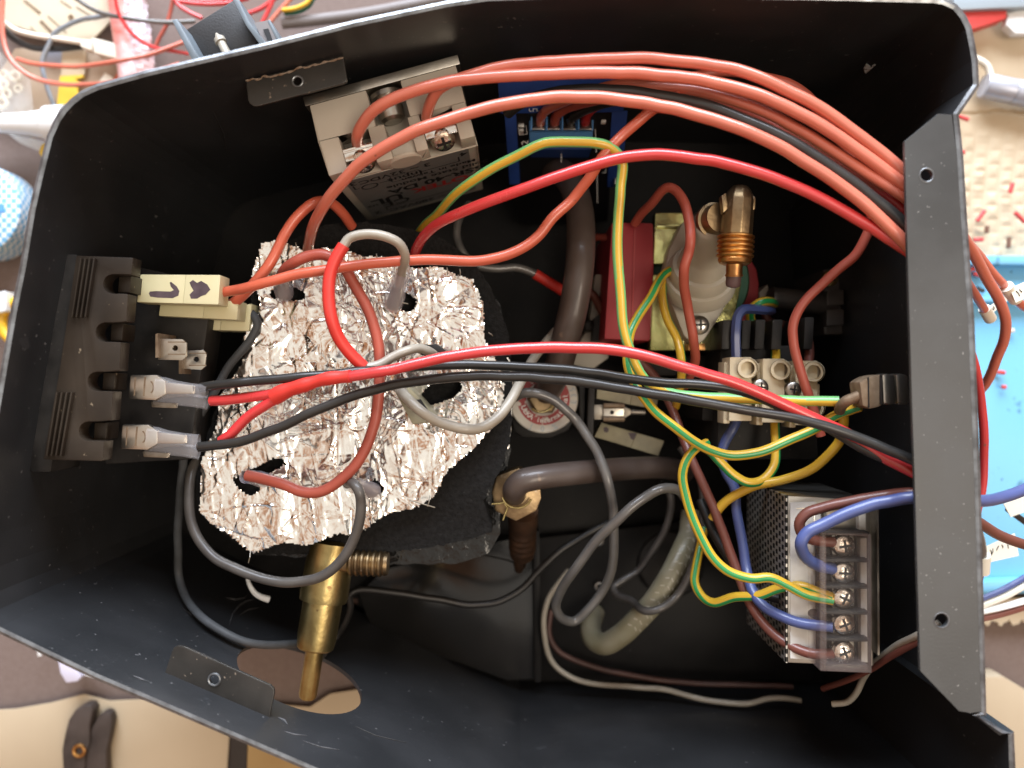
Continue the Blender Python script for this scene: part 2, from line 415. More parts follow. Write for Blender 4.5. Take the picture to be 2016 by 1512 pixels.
def densify3(pts, step):
    out = []
    for a, b in zip(pts, pts[1:]):
        k = max(1, int(math.hypot(a[0]-b[0], a[1]-b[1])/step))
        out += [tuple(a[q]+(b[q]-a[q])*i/k for q in range(3)) for i in range(k)]
    return out+[pts[-1]]

# ================================================================== SETTING
def ground():
    N = 60; b = B()
    z0 = -3.
    for i in range(N):
        for j in range(N):
            pass
    X = np.linspace(-420, 420, N+1); Y = np.linspace(-360, 360, N+1)
    k = 0
    for x in X:
        for y in Y:
            h = 1.1*math.sin(x*.021+y*.013)*math.sin(y*.03-x*.008)
            b.v.append(Vector((x, y, z0+h)))
    for i in range(N):
        for j in range(N):
            a = i*(N+1)+j; b.f.append((a, a+N+1, a+N+2, a+1)); b.m.append(0)
    o = b.build('table_top', 'table_cloth'); kind(o, 'structure')
ground()

# ================================================================== CASE
RIM_D, FLOOR_D = 190., 303.
rim_px = [(118, 240), (104, 271), (84, 350), (69, 417), (52, 521), (33, 615), (13, 731), (0, 807), (-20, 930), (-38, 1060), (-44, 1130), (-42, 1180), (-30, 1212), (0, 1234),
          (114, 1289), (191, 1326), (307, 1375), (820, 1596), (1030, 1686), (1500, 1688), (1990, 1690), (1989, 1600), (1987, 1512), (1985, 1446), (1974, 1437), (1914, 1408),
          (1932, 1402), (1918, 940), (1906, 631), (1892, 433), (1884, 306), (1876, 224), (1909, 175), (1916, 166), (1913, 119), (1907, 85), (1901, 56), (1891, 36), (1876, 18), (1856, 9), (1838, 6),
          (1600, 0), (1200, -6), (960, 2), (880, 14), (700, 52), (521, 97), (295, 149), (194, 177), (165, 190), (146, 205), (130, 222)]
def case():
    root = thing('machine_case', 'opened black painted sheet metal machine case full of parts', 'machine case', P(1000, 800, FLOOR_D+2))
    b = B()
    ring = [P(x, y, RIM_D) for x, y in rim_px]; n = len(ring)
    # outward offset
    cen = sum(ring, Vector())/n; out = []
    for i in range(n):
        a, c, d = ring[i-1], ring[i], ring[(i+1) % n]
        e = ((c-a).normalized()+(d-c).normalized()); nn = Vector((e.y, -e.x, 0)).normalized()
        if (c+nn*2-cen).length < (c-cen).length and nn.dot(c-cen) < 0: nn = -nn
        out.append(c+nn*1.5)
    down = Vector((0, 0, -(FLOOR_D-RIM_D)))
    hole_edge = 18                                   # wall piece between (620,1508) and (820,1596)
    for i in range(n):
        j = (i+1) % n
        if rim_px[i] == (307, 1375): continue
        b.face([ring[i], ring[j], ring[j]+down, ring[i]+down]); b.face([out[j], out[i], out[i]+down, out[j]+down])
    # wall with the round valve opening
    A, Cc = P(307, 1375, RIM_D), P(820, 1596, RIM_D)
    u = (Cc-A).normalized(); nrm = Vector((u.y, -u.x, 0)); nrm = nrm if nrm.y < 0 else -nrm
    Mid = P(620, 1508, RIM_D)
    hc = A+u*((P(588, 1350, 236)-A).dot(u))+Vector((0, 0, -(231.5-RIM_D)))
    hole = circle(hc, u, UPZ, 18.8, 48)
    b.plate([A, Cc, Cc+down, A+down], [hole], nrm*1.1)
    for i in range(n):                               # folded rim edge
        j = (i+1) % n
        up = Vector((0, 0, .25))
        m1, m2 = (ring[i]+out[i])/2+up, (ring[j]+out[j])/2+up
        b.face([ring[i], m1, m2, ring[j]], 1); b.face([m1, out[i], out[j], m2], 1)
    b.build('side_wall', ['sheen_wall_paint', 'rim_metal'], root, smooth=40)
    f = B()
    fl = [p+down for p in ring]
    cut = [P(x, y, FLOOR_D) for x, y in ((664, 1172), (704, 1180), (703, 1250), (662, 1246))]
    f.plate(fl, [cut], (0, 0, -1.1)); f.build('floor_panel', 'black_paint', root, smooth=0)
    # flange on the right with two screw holes
    g = B()
    o = [P(x, y, RIM_D-.6) for x, y in ((1847, 224), (1874, 226), (1884, 306), (1892, 433), (1906, 631), (1918, 940), (1932, 1401), (1912, 1404), (1888, 1400), (1812, 1321), (1802, 981), (1796, 800), (1787, 500), (1781, 278))]
    hs = [circle(P(1824, 345, RIM_D-.6), (1, 0, 0), (0, 1, 0), 1.45, 20), circle(P(1853, 1221, RIM_D-.6), (1, 0, 0), (0, 1, 0), 1.6, 20)]
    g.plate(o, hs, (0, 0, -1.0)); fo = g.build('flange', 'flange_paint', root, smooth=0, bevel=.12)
    for (x, y, r) in ((1824, 345, 1.5), (1853, 1221, 1.65)):
        t = B(); t.torus(P(x, y, RIM_D-.5), UPZ, r+.12, .22, 28, 8); t.build('screw_hole_rim', 'rim_metal', fo)
    # folded return of the flange edge
    # mounting tabs
    def tab(c4, hole, r, d):
        t = B(); poly = [P(x, y, d) for x, y in c4]
        t.plate(poly, [circle(P(*hole, d), (1, 0, 0), (0, 1, 0), r, 20)], (0, 0, -1.0))
        to = t.build('mounting_tab', 'tab_paint', root, smooth=0, bevel=.25)
        q = B(); q.torus(P(*hole, d), UPZ, r+.1, .3, 24, 8); q.build('screw_hole_rim', 'rim_metal', to)
        return to
    tab([(320, 1338), (338, 1283), (342, 1275), (350, 1271), (362, 1273), (532, 1349), (539, 1356), (540, 1366), (528, 1424)], (422, 1338), 1.35, 203)
    tab([(484, 158), (488, 196), (492, 204), (500, 209), (510, 208), (676, 164), (682, 160), (683, 154), (676, 112)], (586, 160), 1.2, 203)
    for pts, dd in (([(322, 1340), (380, 1362), (440, 1386), (500, 1411), (528, 1424)], 202.8), ([(484, 160), (540, 149), (600, 132), (654, 119), (676, 114)], 202.9)):
        w = B(); w.tube(smooth_path([(x+random.gauss(0, 1), y+random.gauss(0, 1.2), dd) for x, y, _ in densify3([(*p, 0) for p in pts], 7)], 3), .22, 6, r_of=lambda t: .12+.16*abs(math.sin(t*37)+.4*math.sin(t*91)))
        w.build('weld_seam', 'rust', root)

    s = B()
    def on_wall(x, y, a, c, off=.12):
        e = Vector((c.x-a.x, c.y-a.y, 0)).normalized(); nn = Vector((-e.y, e.x, 0)); nn = nn if nn.y*a.y < 0 else -nn
        r = Vector(((x-CX)/FPX, (CY-y)/FPX, 0)); dd = (a.x*nn.x+a.y*nn.y+off)/(r.x*nn.x+r.y*nn.y); return P(x, y, dd)
    top = (P(880, 14, RIM_D), P(194, 177, RIM_D))
    for (pts, w, mm_, ends) in (([(452, 1228), (458, 1208), (470, 1192), (486, 1182), (508, 1180)], .55, 'grey_mark', (A, Cc)), ([(446, 1176), (462, 1180), (478, 1178), (490, 1168)], .4, 'grey_mark', (A, Cc)), ([(470, 1212), (488, 1200), (510, 1196)], .4, 'grey_mark', (A, Cc)),  # first three trace a pale wall smear; the rest are scuffs
                                ([(560, 1440), (580, 1446), (604, 1448)], .3, 'grey_mark', (A, Cc)), ([(596, 1458), (630, 1470), (668, 1476)], .25, 'grey_mark', (A, Cc)), ([(356, 1196), (372, 1206), (380, 1214)], .3, 'faint_scuff', (A, Cc)), ([(700, 1430), (740, 1448), (800, 1462)], .22, 'faint_scuff', (A, Cc)), ([(330, 1310), (346, 1322), (350, 1330)], .3, 'grey_mark', (A, Cc)), ([(250, 290), (275, 330), (300, 352)], .2, 'faint_scuff', top), ([(420, 220), (440, 262), (446, 300)], .2, 'faint_scuff', top), ([(548, 1412), (560, 1418), (566, 1426)], .45, 'grey_mark', (A, Cc)), ([(262, 1330), (276, 1336), (292, 1342)], .3, 'grey_mark', (A, Cc)),
                                ([(212, 212), (224, 222), (238, 232)], .3, 'faint_scuff', top), ([(365, 335), (369, 336)], .3, 'faint_scuff', top), ([(395, 430), (450, 434), (500, 440), (540, 468)], .14, 'faint_scuff', top)):
        q = B(); q.tube(smooth_path([(*p, 200) for p in pts]) if False else [on_wall(*p, *ends) for p in pts], w, 6, r_of=lambda t, w=w: .05+w*math.sin(math.pi*min(.98, max(.02, t)))*.5)
        q.build('wall_mark', mm_, root)
    # step panels on the floor
    p = B()
    p.slab([(706, 1168), (760, 1120), (900, 1085), (1047, 1052), (1052, 1336), (1000, 1340), (900, 1304), (770, 1262), (735, 1240), (722, 1215)], [296, 296, 295, 292, 288, 289, 292, 295, 296, 296], 302)
    p.build('drip_panel', 'panel_grey', root, smooth=20, bevel=.25)
    q = B()
    q.slab([(1056, 1060), (1500, 1010), (1600, 1338), (1060, 1342)], 296, 302); q.build('base_step', 'black_paint', root, bevel=.5)
    q = B()
    q.slab([(1050, 1045), (1062, 1045), (1066, 1344), (1052, 1344)], 285, 302); q.build('upright_rib', 'black_paint', root, bevel=.4)
    # bright spot high on the top wall, its light put into the white
    k = B(); tw = (P(1838, 6, RIM_D), P(1600, 0, RIM_D))
    pts = [(1700, 134), (1706, 124), (1715, 131), (1722, 125), (1730, 131), (1741, 128), (1737, 140), (1730, 147), (1735, 158), (1724, 153), (1716, 160), (1709, 154), (1712, 146), (1703, 143)]
    w0 = [on_wall(x, y, *tw, .25) for x, y in pts]; k.loft(w0, [p+Vector((0, -.2, 0)) for p in w0]); k.build('bright_spot', 'spot_white', root)
    # oval floor opening edge, rivets
    for x, y in ((1180, 1065), (1180, 1155)):
        r = B(); r.torus(P(x, y, 292), UPZ, 1.25, .5, 22, 8); r.build('rivet', 'steel', root)
    h = B(); h.lathe(P(1320, 1110, 296), P(1320, 1110, 292), [(0, 12), (.8, 12), (1, 11)], 40); h.build('rubber_foot_boss', 'black_plastic', root)
case()

# ================================================================== BOILER
foil_px = [(505, 473), (540, 474), (560, 481), (612, 484), (650, 492), (690, 490), (720, 499), (775, 514), (815, 519), (855, 527), (935, 541), (945, 600), (958, 645), (968, 700), (985, 735), (998, 765), (1000, 795), (980, 830), (935, 880), (885, 932),
           (848, 985), (800, 1003), (745, 1030), (715, 1047), (640, 1066), (560, 1076), (490, 1087), (465, 1073), (430, 1043), (388, 1000), (384, 960), (400, 905), (404, 868), (425, 815), (440, 770), (480, 680), (503, 605), (498, 550)]
foam_px = [(596, 462), (640, 442), (700, 437), (760, 442), (830, 456), (885, 478), (930, 512), (962, 560), (986, 612), (1004, 672), (1008, 760), (1006, 860), (985, 930), (950, 985), (968, 1045), (930, 1060), (860, 1076), (770, 1086), (700, 1090), (620, 1090), (560, 1092), (500, 1092),
           (440, 1050), (390, 1000), (386, 940), (404, 860), (440, 770), (490, 640), (500, 560), (540, 490)]
def inside(px, py, poly):
    n = len(poly); r = np.zeros(px.shape, bool); j = n-1
    for i in range(n):
        xi, yi = poly[i]; xj, yj = poly[j]
        c = ((yi > py) != (yj > py)) & (px < (xj-xi)*(py-yi)/((yj-yi)+1e-9)+xi); r ^= c; j = i
    return r
def densify(poly, step, jit):
    out = []
    for (a, b), (c, d) in zip(poly, poly[1:]+poly[:1]):
        L = math.hypot(c-a, d-b); k = max(1, int(L/step))
        for i in range(k):
            t = i/k; out.append((a+(c-a)*t+random.gauss(0, jit), b+(d-b)*t+random.gauss(0, jit)))
    return out
def boiler():
    root = thing('boiler', 'round boiler wrapped in crumpled silver foil over black foam', 'boiler', P(730, 790, 300))
    f = B(); fp = densify(foam_px, 9, 1.3)
    f.slab(fp, 237, 250); f.build('insulation_foam', 'foam', root, smooth=30)
    lo = [(590, 470), (700, 450), (830, 462), (930, 515), (985, 600), (1005, 680), (1006, 800), (1004, 900), (985, 980), (985, 1050), (960, 1090), (900, 1110), (760, 1112), (640, 1100), (520, 1092), (440, 1040), (392, 970), (420, 850), (470, 700), (500, 560)]
    s = B()
    A = [P(x, y, 248) for x, y in densify(lo, 14, 1.2)]
    ce = sum(A, Vector())/len(A)
    Bm = [Vector((p.x, p.y-2.5, CAMH-299)) for p in A]
    s.loft(Bm, A); s.build('shiny_wrap', 'black_film', root, smooth=40)
    # --- crumpled foil sheet as real relief
    ST = 2.3; xs = np.arange(376, 1008, ST); ys = np.arange(466, 1094, ST)
    gx, gy = np.meshgrid(xs, ys); d0 = 231.
    jx = gx+6*np.sin(gy*.05)+rng.normal(0, 1.2, gx.shape); jy = gy+5*np.sin(gx*.06)+rng.normal(0, 1.2, gx.shape)
    ok = inside(jx, jy, foil_px)
    for (cx, cy, ra, rb, an) in ((560, 578, 34, 13, -.1), (792, 590, 20, 17, .3), (872, 772, 40, 22, -.45), (520, 925, 46, 11, -.25), (480, 955, 22, 14, .2), (728, 962, 20, 15, .3), (842, 690, 20, 10, .3)):
        c, s_ = math.cos(an), math.sin(an); ux = (jx-cx)*c+(jy-cy)*s_; uy = -(jx-cx)*s_+(jy-cy)*c
        ok &= (ux/ra)**2+(uy/rb)**2 > 1
    mx, my = (gx-CX)*d0/FPX, (CY-gy)*d0/FPX
    def vnoise(x, y, seed):
        r = np.random.default_rng(seed); T = r.random((64, 64)); xi = np.floor(x).astype(int); yi = np.floor(y).astype(int); fx = x-xi; fy = y-yi
        fx = fx*fx*(3-2*fx); fy = fy*fy*(3-2*fy); g = lambda a, b: T[a % 64, b % 64]
        return (g(xi, yi)*(1-fx)+g(xi+1, yi)*fx)*(1-fy)+(g(xi, yi+1)*(1-fx)+g(xi+1, yi+1)*fx)*fy-.5
    tri = lambda t: np.abs((t % 1)-.5)*2-.5
    h = np.zeros(gx.shape)
    k = 0
    for lam, amp, cnt in ((20, .85, 3), (10, .40, 4), (5.4, .10, 4), (2.8, .03, 3)):
        for q in range(cnt):
            an = rng.normal(.12, .55) if q % 3 else rng.uniform(0, 3.14)
            k += 1
            wx = vnoise(mx/(lam*1.3)+7*k, my/(lam*1.7)+3*k, 100+k)
            msk = np.clip(.5+2.6*vnoise(mx/(lam*1.6)+k, my/(lam*2.4)+k, 300+k), 0, 1)
            h += amp*msk*tri((mx*math.cos(an)+my*math.sin(an))/lam+1.1*wx+rng.random())
    # sharp narrow creases running across the sheet
    for q in range(26):
        lam = rng.uniform(7, 22); an = rng.normal(.15, .35) if q % 4 else rng.normal(1.45, .3)
        wx = vnoise(mx/(lam*.9)+5*q, my/(lam*1.1)+9*q, 500+q)
        ph = ((mx*math.cos(an)+my*math.sin(an))/lam+1.3*wx+rng.random()) % 1
        dd = (ph-.5)*lam; wd = rng.uniform(.28, .6)
        msk = np.clip(.25+3.2*vnoise(mx/6.5+2*q, my/10+q, 700+q), 0, 1)
        h += rng.choice((1, 1, -1))*rng.uniform(.16, .34)*msk*np.exp(-np.abs(dd)/wd)
    # scrim threads pressed into the foil
    th = (mx*1.0+my*.16+.9*vnoise(mx/6, my/8, 55)); dth = (th/6.1+.06*np.sin(my*.3)) % 1; h += .13*np.exp(-(np.minimum(dth, 1-dth)*6.1/.26)**2)*(.3+vnoise(mx/5, my/9, 77)+.5)
    th = (my-mx*.06); dth = (th/8.7) % 1; h += .08*np.exp(-(np.minimum(dth, 1-dth)*8.7/.28)**2)*(vnoise(mx/8, my/5, 78)+.5)
    edge = np.zeros(gx.shape)
    idx = -np.ones(gx.shape, int); b = B()
    rr, cc = gx.shape
    cell = ok[:-1, :-1] & ok[1:, :-1] & ok[:-1, 1:] & ok[1:, 1:]
    used = np.zeros(gx.shape, bool); used[:-1, :-1] |= cell; used[1:, :-1] |= cell; used[:-1, 1:] |= cell; used[1:, 1:] |= cell
    for i in range(rr):
        for j in range(cc):
            if used[i, j]:
                idx[i, j] = len(b.v); p = P(gx[i, j], gy[i, j], d0); b.v.append(Vector((p.x, p.y, CAMH-d0-1.0+h[i, j])))
    for i in range(rr-1):
        for j in range(cc-1):
            if cell[i, j]:
                b.f.append((idx[i, j], idx[i+1, j], idx[i+1, j+1], idx[i, j+1])); b.m.append(0)
    m = mat('foil', (.95, .93, .89), .14, 1., bump=(300, .25, .2), var=(90, (.93, .90, .85)))
    fo = b.build('foil_cover', m, root, smooth=40)
    # loose thread ends at the torn edges
    for (x0, y0, x1, y1) in ((806, 985, 856, 999), (846, 975, 842, 997), (582, 478, 583, 490), (613, 482, 614, 492), (741, 500, 742, 512), (880, 527, 881, 541), (905, 530, 906, 541), (780, 594, 803, 598), (493, 1085, 489, 1108), (962, 655, 970, 661)):
        t = B(); t.tube([P(x0, y0, 227), P((x0+x1)/2+1, (y0+y1)/2, 226), P(x1, y1, 228)], .16, 6); t.build('scrim_thread', 'beige_wire', root)
    # foil edge that shows between the foam layers
    t = B()
    pe = [(1003, 700, 240), (1007, 760, 241), (1006, 830, 242), (1000, 880, 242), (976, 890, 241), (960, 915, 241), (940, 945, 241), (920, 968, 241), (900, 1000, 241), (870, 1044, 241)]
    t.tube(smooth_path([(x+random.gauss(0, 2), y+random.gauss(0, 2), d-3.5) for x, y, d in densify3(pe, 10)], 4), .35, 6); t.build('foil_edge', m, root)
    # terminals: heat-shrink boots standing on the foil
    for (p0, p1, r0, r1) in (((773, 600, 230), (793, 532, 217), 20, 15), ((560, 578, 232), (552, 540, 222), 19, 13), ((735, 968, 231), (690, 952, 221), 18, 16), ((520, 945, 232), (484, 937, 224), 16, 14)):
        a, c = P(*p0), P(*p1); q = B()
        q.lathe(a, c, [(0, mmr(r0, 225)), (.3, mmr(r0*1.02, 225)), (.45, mmr(r1*1.05, 225)), (.9, mmr(r1, 225)), (1, mmr(r1*1.1, 225))], 20, caps=False)
        q.build('heat_shrink_boot', 'sleeve', root)
        q = B(); q.lathe(a, a+(c-a)*.55, [(0, mmr(r0*.7, 225)), (.7, mmr(r0*.6, 225)), (1, mmr(r0*.4, 225))], 14); q.build('terminal_tab', 'dull_tin', root)
    # thermostat fuse clip standing in the torn opening
    q = B(); q.slab([(777, 771), (806, 762), (856, 818), (848, 832), (812, 836)], 222, 234); q.build('ceramic_clip', 'old_cream', root, bevel=.5)
    q = B(); q.slab([(800, 790), (828, 786), (846, 812), (836, 822), (815, 808)], 221.6, 222.4); q.build('clip_slot', 'ink', root)
    q = B(); q.slab([(842, 680), (858, 676), (878, 690), (868, 700), (850, 697)], 221, 232); q.build('terminal_tab', 'black_plastic', root, bevel=.6)
boiler()

# ================================================================== SOLID STATE RELAY
def relay():
    o = P(605, 192, 212); ux = P(893, 113, 212)-o; Wd = ux.length; ux.normalize()
    vy = Vector((ux.y, -ux.x, 0))                       # away from the wall, along the thickness
    TH, LN = 21.5, 58.
    root = thing('solid_state_relay', 'beige relay block with grey printed label upside down and chrome screws', 'relay', o+ux*Wd/2+vy*TH/2-UPZ*LN)
    F = lambda u, v, w: o+ux*(u*Wd)+vy*(v*TH)-UPZ*w
    def bx(b, u0, u1, v0, v1, w0, w1, mi=0):
        b.box(F(u0, v0, w1), ux*((u1-u0)*Wd), vy*((v1-v0)*TH), UPZ*(w1-w0), mi)
    b = B()
    bx(b, 0, 1, .10, 1, 8, LN)
    bx(b, 0, .385, .10, .56, 0, 8); bx(b, 0, .13, .56, 1, 0, 8); bx(b, .33, .44, .56, 1, 0, 8)
    bx(b, .62, 1, .10, .56, 0, 8); bx(b, .90, 1, .56, 1, 0, 8); bx(b, .60, .68, .56, 1, 0, 8)
    bx(b, .44, .60, .74, 1, 1.5, 8)
    b.build('body', 'relay_body', root, bevel=.35)
    p = B(); bx(p, -.03, 1.03, -.03, .09, .4, LN+4); p.build('base_plate', 'tin', root, bevel=.2)
    # raised dome between the terminals
    q = B(); c = F(.51, .99, 5); q.lathe(c-vy*.4, c+vy*.6, [(0, 5.0), (.6, 4.9), (1, 4.4)], 30); q.build('label_dome', 'relay_body', root)
    l = B(); l.box(F(.06, 1.0, LN-3), ux*(.88*Wd), vy*.12, UPZ*(LN-3-8.6)); lo = l.build('label', 'relay_label', root)
    # printing, upside down as mounted: reads from the far side
    t = B(); xd, yd = -ux, -UPZ*1.0
    xd = -ux; yd = UPZ*-1.0
    N = xd.cross(yd)
    if N.dot(vy) < 0: xd = ux; yd = -UPZ
    def tx(s, u, w, size, mi=0, bold=.018, al='CENTER'):
        t.text(s, F(u, 1.0, 8.6+(w-14.5)*1.17)+vy*.12, xd, yd, size*1.17, mi, al, .05, bold)
    tx('FOTEK', .72, 38, 6.0, 1, .03); tx('SSR-40 DA', .66, 33, 5.6, 0, .03)
    tx('Solid State Module', .68, 28.5, 3.5); tx('Made in Taiwan', .70, 25, 3.0)
    tx('Input', .46, 22.6, 4.2); tx('3 ~ 32VDC', .40, 18.2, 3.8)
    tx('24 ~ 380VAC', .52, 51, 3.8); tx('4', .90, 17.5, 4); tx('3', .10, 17.5, 4)
    tx('CE', .30, 44, 6.5); tx('c', .36, 37, 4); tx('UL', .25, 39, 7, 0, .03); tx('us', .12, 42, 3.5); tx('1', .90, 50, 4); tx('2', .12, 50, 4)
    def ln(u0, w0, u1, w1, th=.45):
        a, c = F(u0, 1, 8.6+(w0-14.5)*1.17)+vy*.16, F(u1, 1, 8.6+(w1-14.5)*1.17)+vy*.16; dd = (c-a).normalized(); e = dd.cross(vy)*th/2
        t.face([a-e, c-e, c+e, a+e])
    ln(.58, 22.6, .86, 22.6); ln(.86, 22.6, .86, 19); ln(.34, 22.6, .27, 22.6); ln(.12, 22.6, .09, 22.6); ln(.09, 22.6, .09, 19.5)
    ln(.36, 20.3, .56, 20.3, .3); ln(.36, 25, .56, 25, .3); ln(.36, 20.3, .34, 22.6, .3); ln(.34, 22.6, .36, 25, .3); ln(.56, 20.3, .58, 22.6, .3); ln(.58, 22.6, .56, 25, .3)
    ln(.20, 47.5, .80, 47.5); ln(.80, 47.5, .90, 46); ln(.2, 47.5, .2, 50)
    t.torus(F(.195, 1, 18.5)+vy*.1, vy, 2.3, .22, 24, 6)
    t.build('printing', ['ink', 'red_ink'], lo, smooth=0)
    # terminal screws with square clamp plates
    for u in (.235, .79):
        c = F(u, .80, 4.2); q = B()
        q.box(c-ux*4.3-vy*1.6-UPZ*4, ux*8.6, vy*1.2, UPZ*8); q.box(c-ux*4.3-vy*1.6+UPZ*2.6, ux*8.6, vy*3.4, UPZ*1.1)
        w = q.build('clamp_plate', 'chrome', root, bevel=.3)
        screw(w, c+vy*2.0+UPZ*1.2, (vy+UPZ*.75), 3.5, 'terminal_screw', 'bright_screw', hgt=.55)
    c = F(.50, .36, 5); q = B(); q.lathe(c-vy*5, c+vy*2.8, [(0, 4.4), (.16, 4.4), (.17, 3.2), (.5, 3.2), (.52, 3.6), (.9, 3.4), (1, 2.4)], 22); q.build('mounting_screw', 'steel', root)
relay()

# ================================================================== SENSOR BOARD ON THE TOP WALL
def board():
    root = thing('circuit_board', 'small black circuit board edged with blue tape and blue screw terminals', 'circuit board', P(1110, 400, 298))
    a, b_, c, d = P(1004, 198, 238), P(1212, 196, 238), P(1196, 436, 296), P(1020, 440, 296)
    n = (b_-a).cross(d-a).normalized(); n = n if n.z > 0 else -n
    q = B(); q.loft([p-n*1.4 for p in (a, b_, c, d)], [a, b_, c, d]); q.build('board', 'circuit_black', root)
    def S(u, v, h=0): return (a*(1-u)+b_*u)*(1-v)+(d*(1-u)+c*u)*v+n*h
    def strip(u0, v0, u1, v1, h, mname, nm):
        q = B(); q.loft([S(u0, v0, h-.25), S(u1, v0, h-.25), S(u1, v1, h-.25), S(u0, v1, h-.25)], [S(u0, v0, h), S(u1, v0, h), S(u1, v1, h), S(u0, v1, h)]); return q.build(nm, mname, root, bevel=.08)
    strip(-.10, -.16, 1.08, .07, .9, 'blue_tape', 'tape_strip'); strip(-.06, .07, .05, .62, .6, 'blue_tape', 'tape_strip'); strip(.97, .07, 1.12, .66, .6, 'blue_tape', 'tape_strip')
    # terminal block
    t = thing_part = B()
    t.slab([(1041, 217), (1170, 217), (1168, 258), (1042, 258)], 246, 252)
    t.slab([(1042, 255), (1168, 255), (1166, 284), (1043, 284)], [246.4, 246.4, 252, 252], 262)
    tb = t.build('terminal_block', 'blue_plastic', root, bevel=.25)
    q = B(); q.slab([(1043, 281), (1167, 281), (1164, 294), (1046, 294)], 253, 264); q.build('terminal_base', 'dark_blue_plastic', tb)
    for i, x in enumerate((1060, 1090, 1121, 1153)):
        q = B(); q.slab([(x-12, 232), (x+12, 232), (x+12, 256), (x-12, 256)], 245.2, 246.4); w = q.build('wire_opening', 'ink', tb)
        q = B(); q.slab([(x-8, 245), (x+8, 245), (x+11, 254), (x-11, 254)], [245.0, 245.0, 244.6, 244.6], 245.6); q.slab([(x-12, 252), (x+12, 252), (x+12, 255), (x-12, 255)], 244.3, 245.4)
        q.build('clamp_plate', 'steel', tb, bevel=.1)
        q = B(); q.slab([(x-15, 222), (x-12, 222), (x-12, 256), (x-15, 256)], 244.4, 246.4); q.build('divider', 'blue_plastic', tb)
    # small parts and printed outlines
    for (x0, y0, x1, y1, dd, mm_) in ((1020, 238, 1032, 250, 248, 'steel'), (1023, 253, 1031, 258, 249, 'white_ink'), (1184, 233, 1193, 241, 247, 'white_ink'), (1210, 350, 1216, 362, 272, 'steel')):
        q = B(); q.slab([(x0, y0), (x1, y0), (x1, y1), (x0, y1)], dd-1, dd+3); q.build('chip', mm_, root, bevel=.15)
    s = B()
    def ol(p, dd):
        p = [P(x, y, dd) for x, y in p]
        s.tube(p, .16, 4)
    ol([(1018, 234), (1033, 233), (1038, 264), (1023, 266), (1018, 234)], 248); ol([(1171, 240), (1174, 300)], 250); ol([(1175, 300), (1176, 400)], 266); ol([(1105, 300), (1105, 320)], 258)
    ol([(1070, 385), (1100, 384)], 282); ol([(1186, 331), (1193, 331), (1192, 340), (1186, 340)], 268)
    s.text('2', P(1034, 281, 251), (0, 1, 0), (-1, 0, 0), 3, lift=.1); s.text('S', P(1036, 290, 253), (0, 1, 0), (-1, 0, 0), 3, lift=.1)
    s.text('CH2', P(1055, 214, 240), (-1, 0, 0), (0, -1, 0), 2.4, lift=.1)
    s.build('printing', 'white_ink', root, smooth=0)
board()

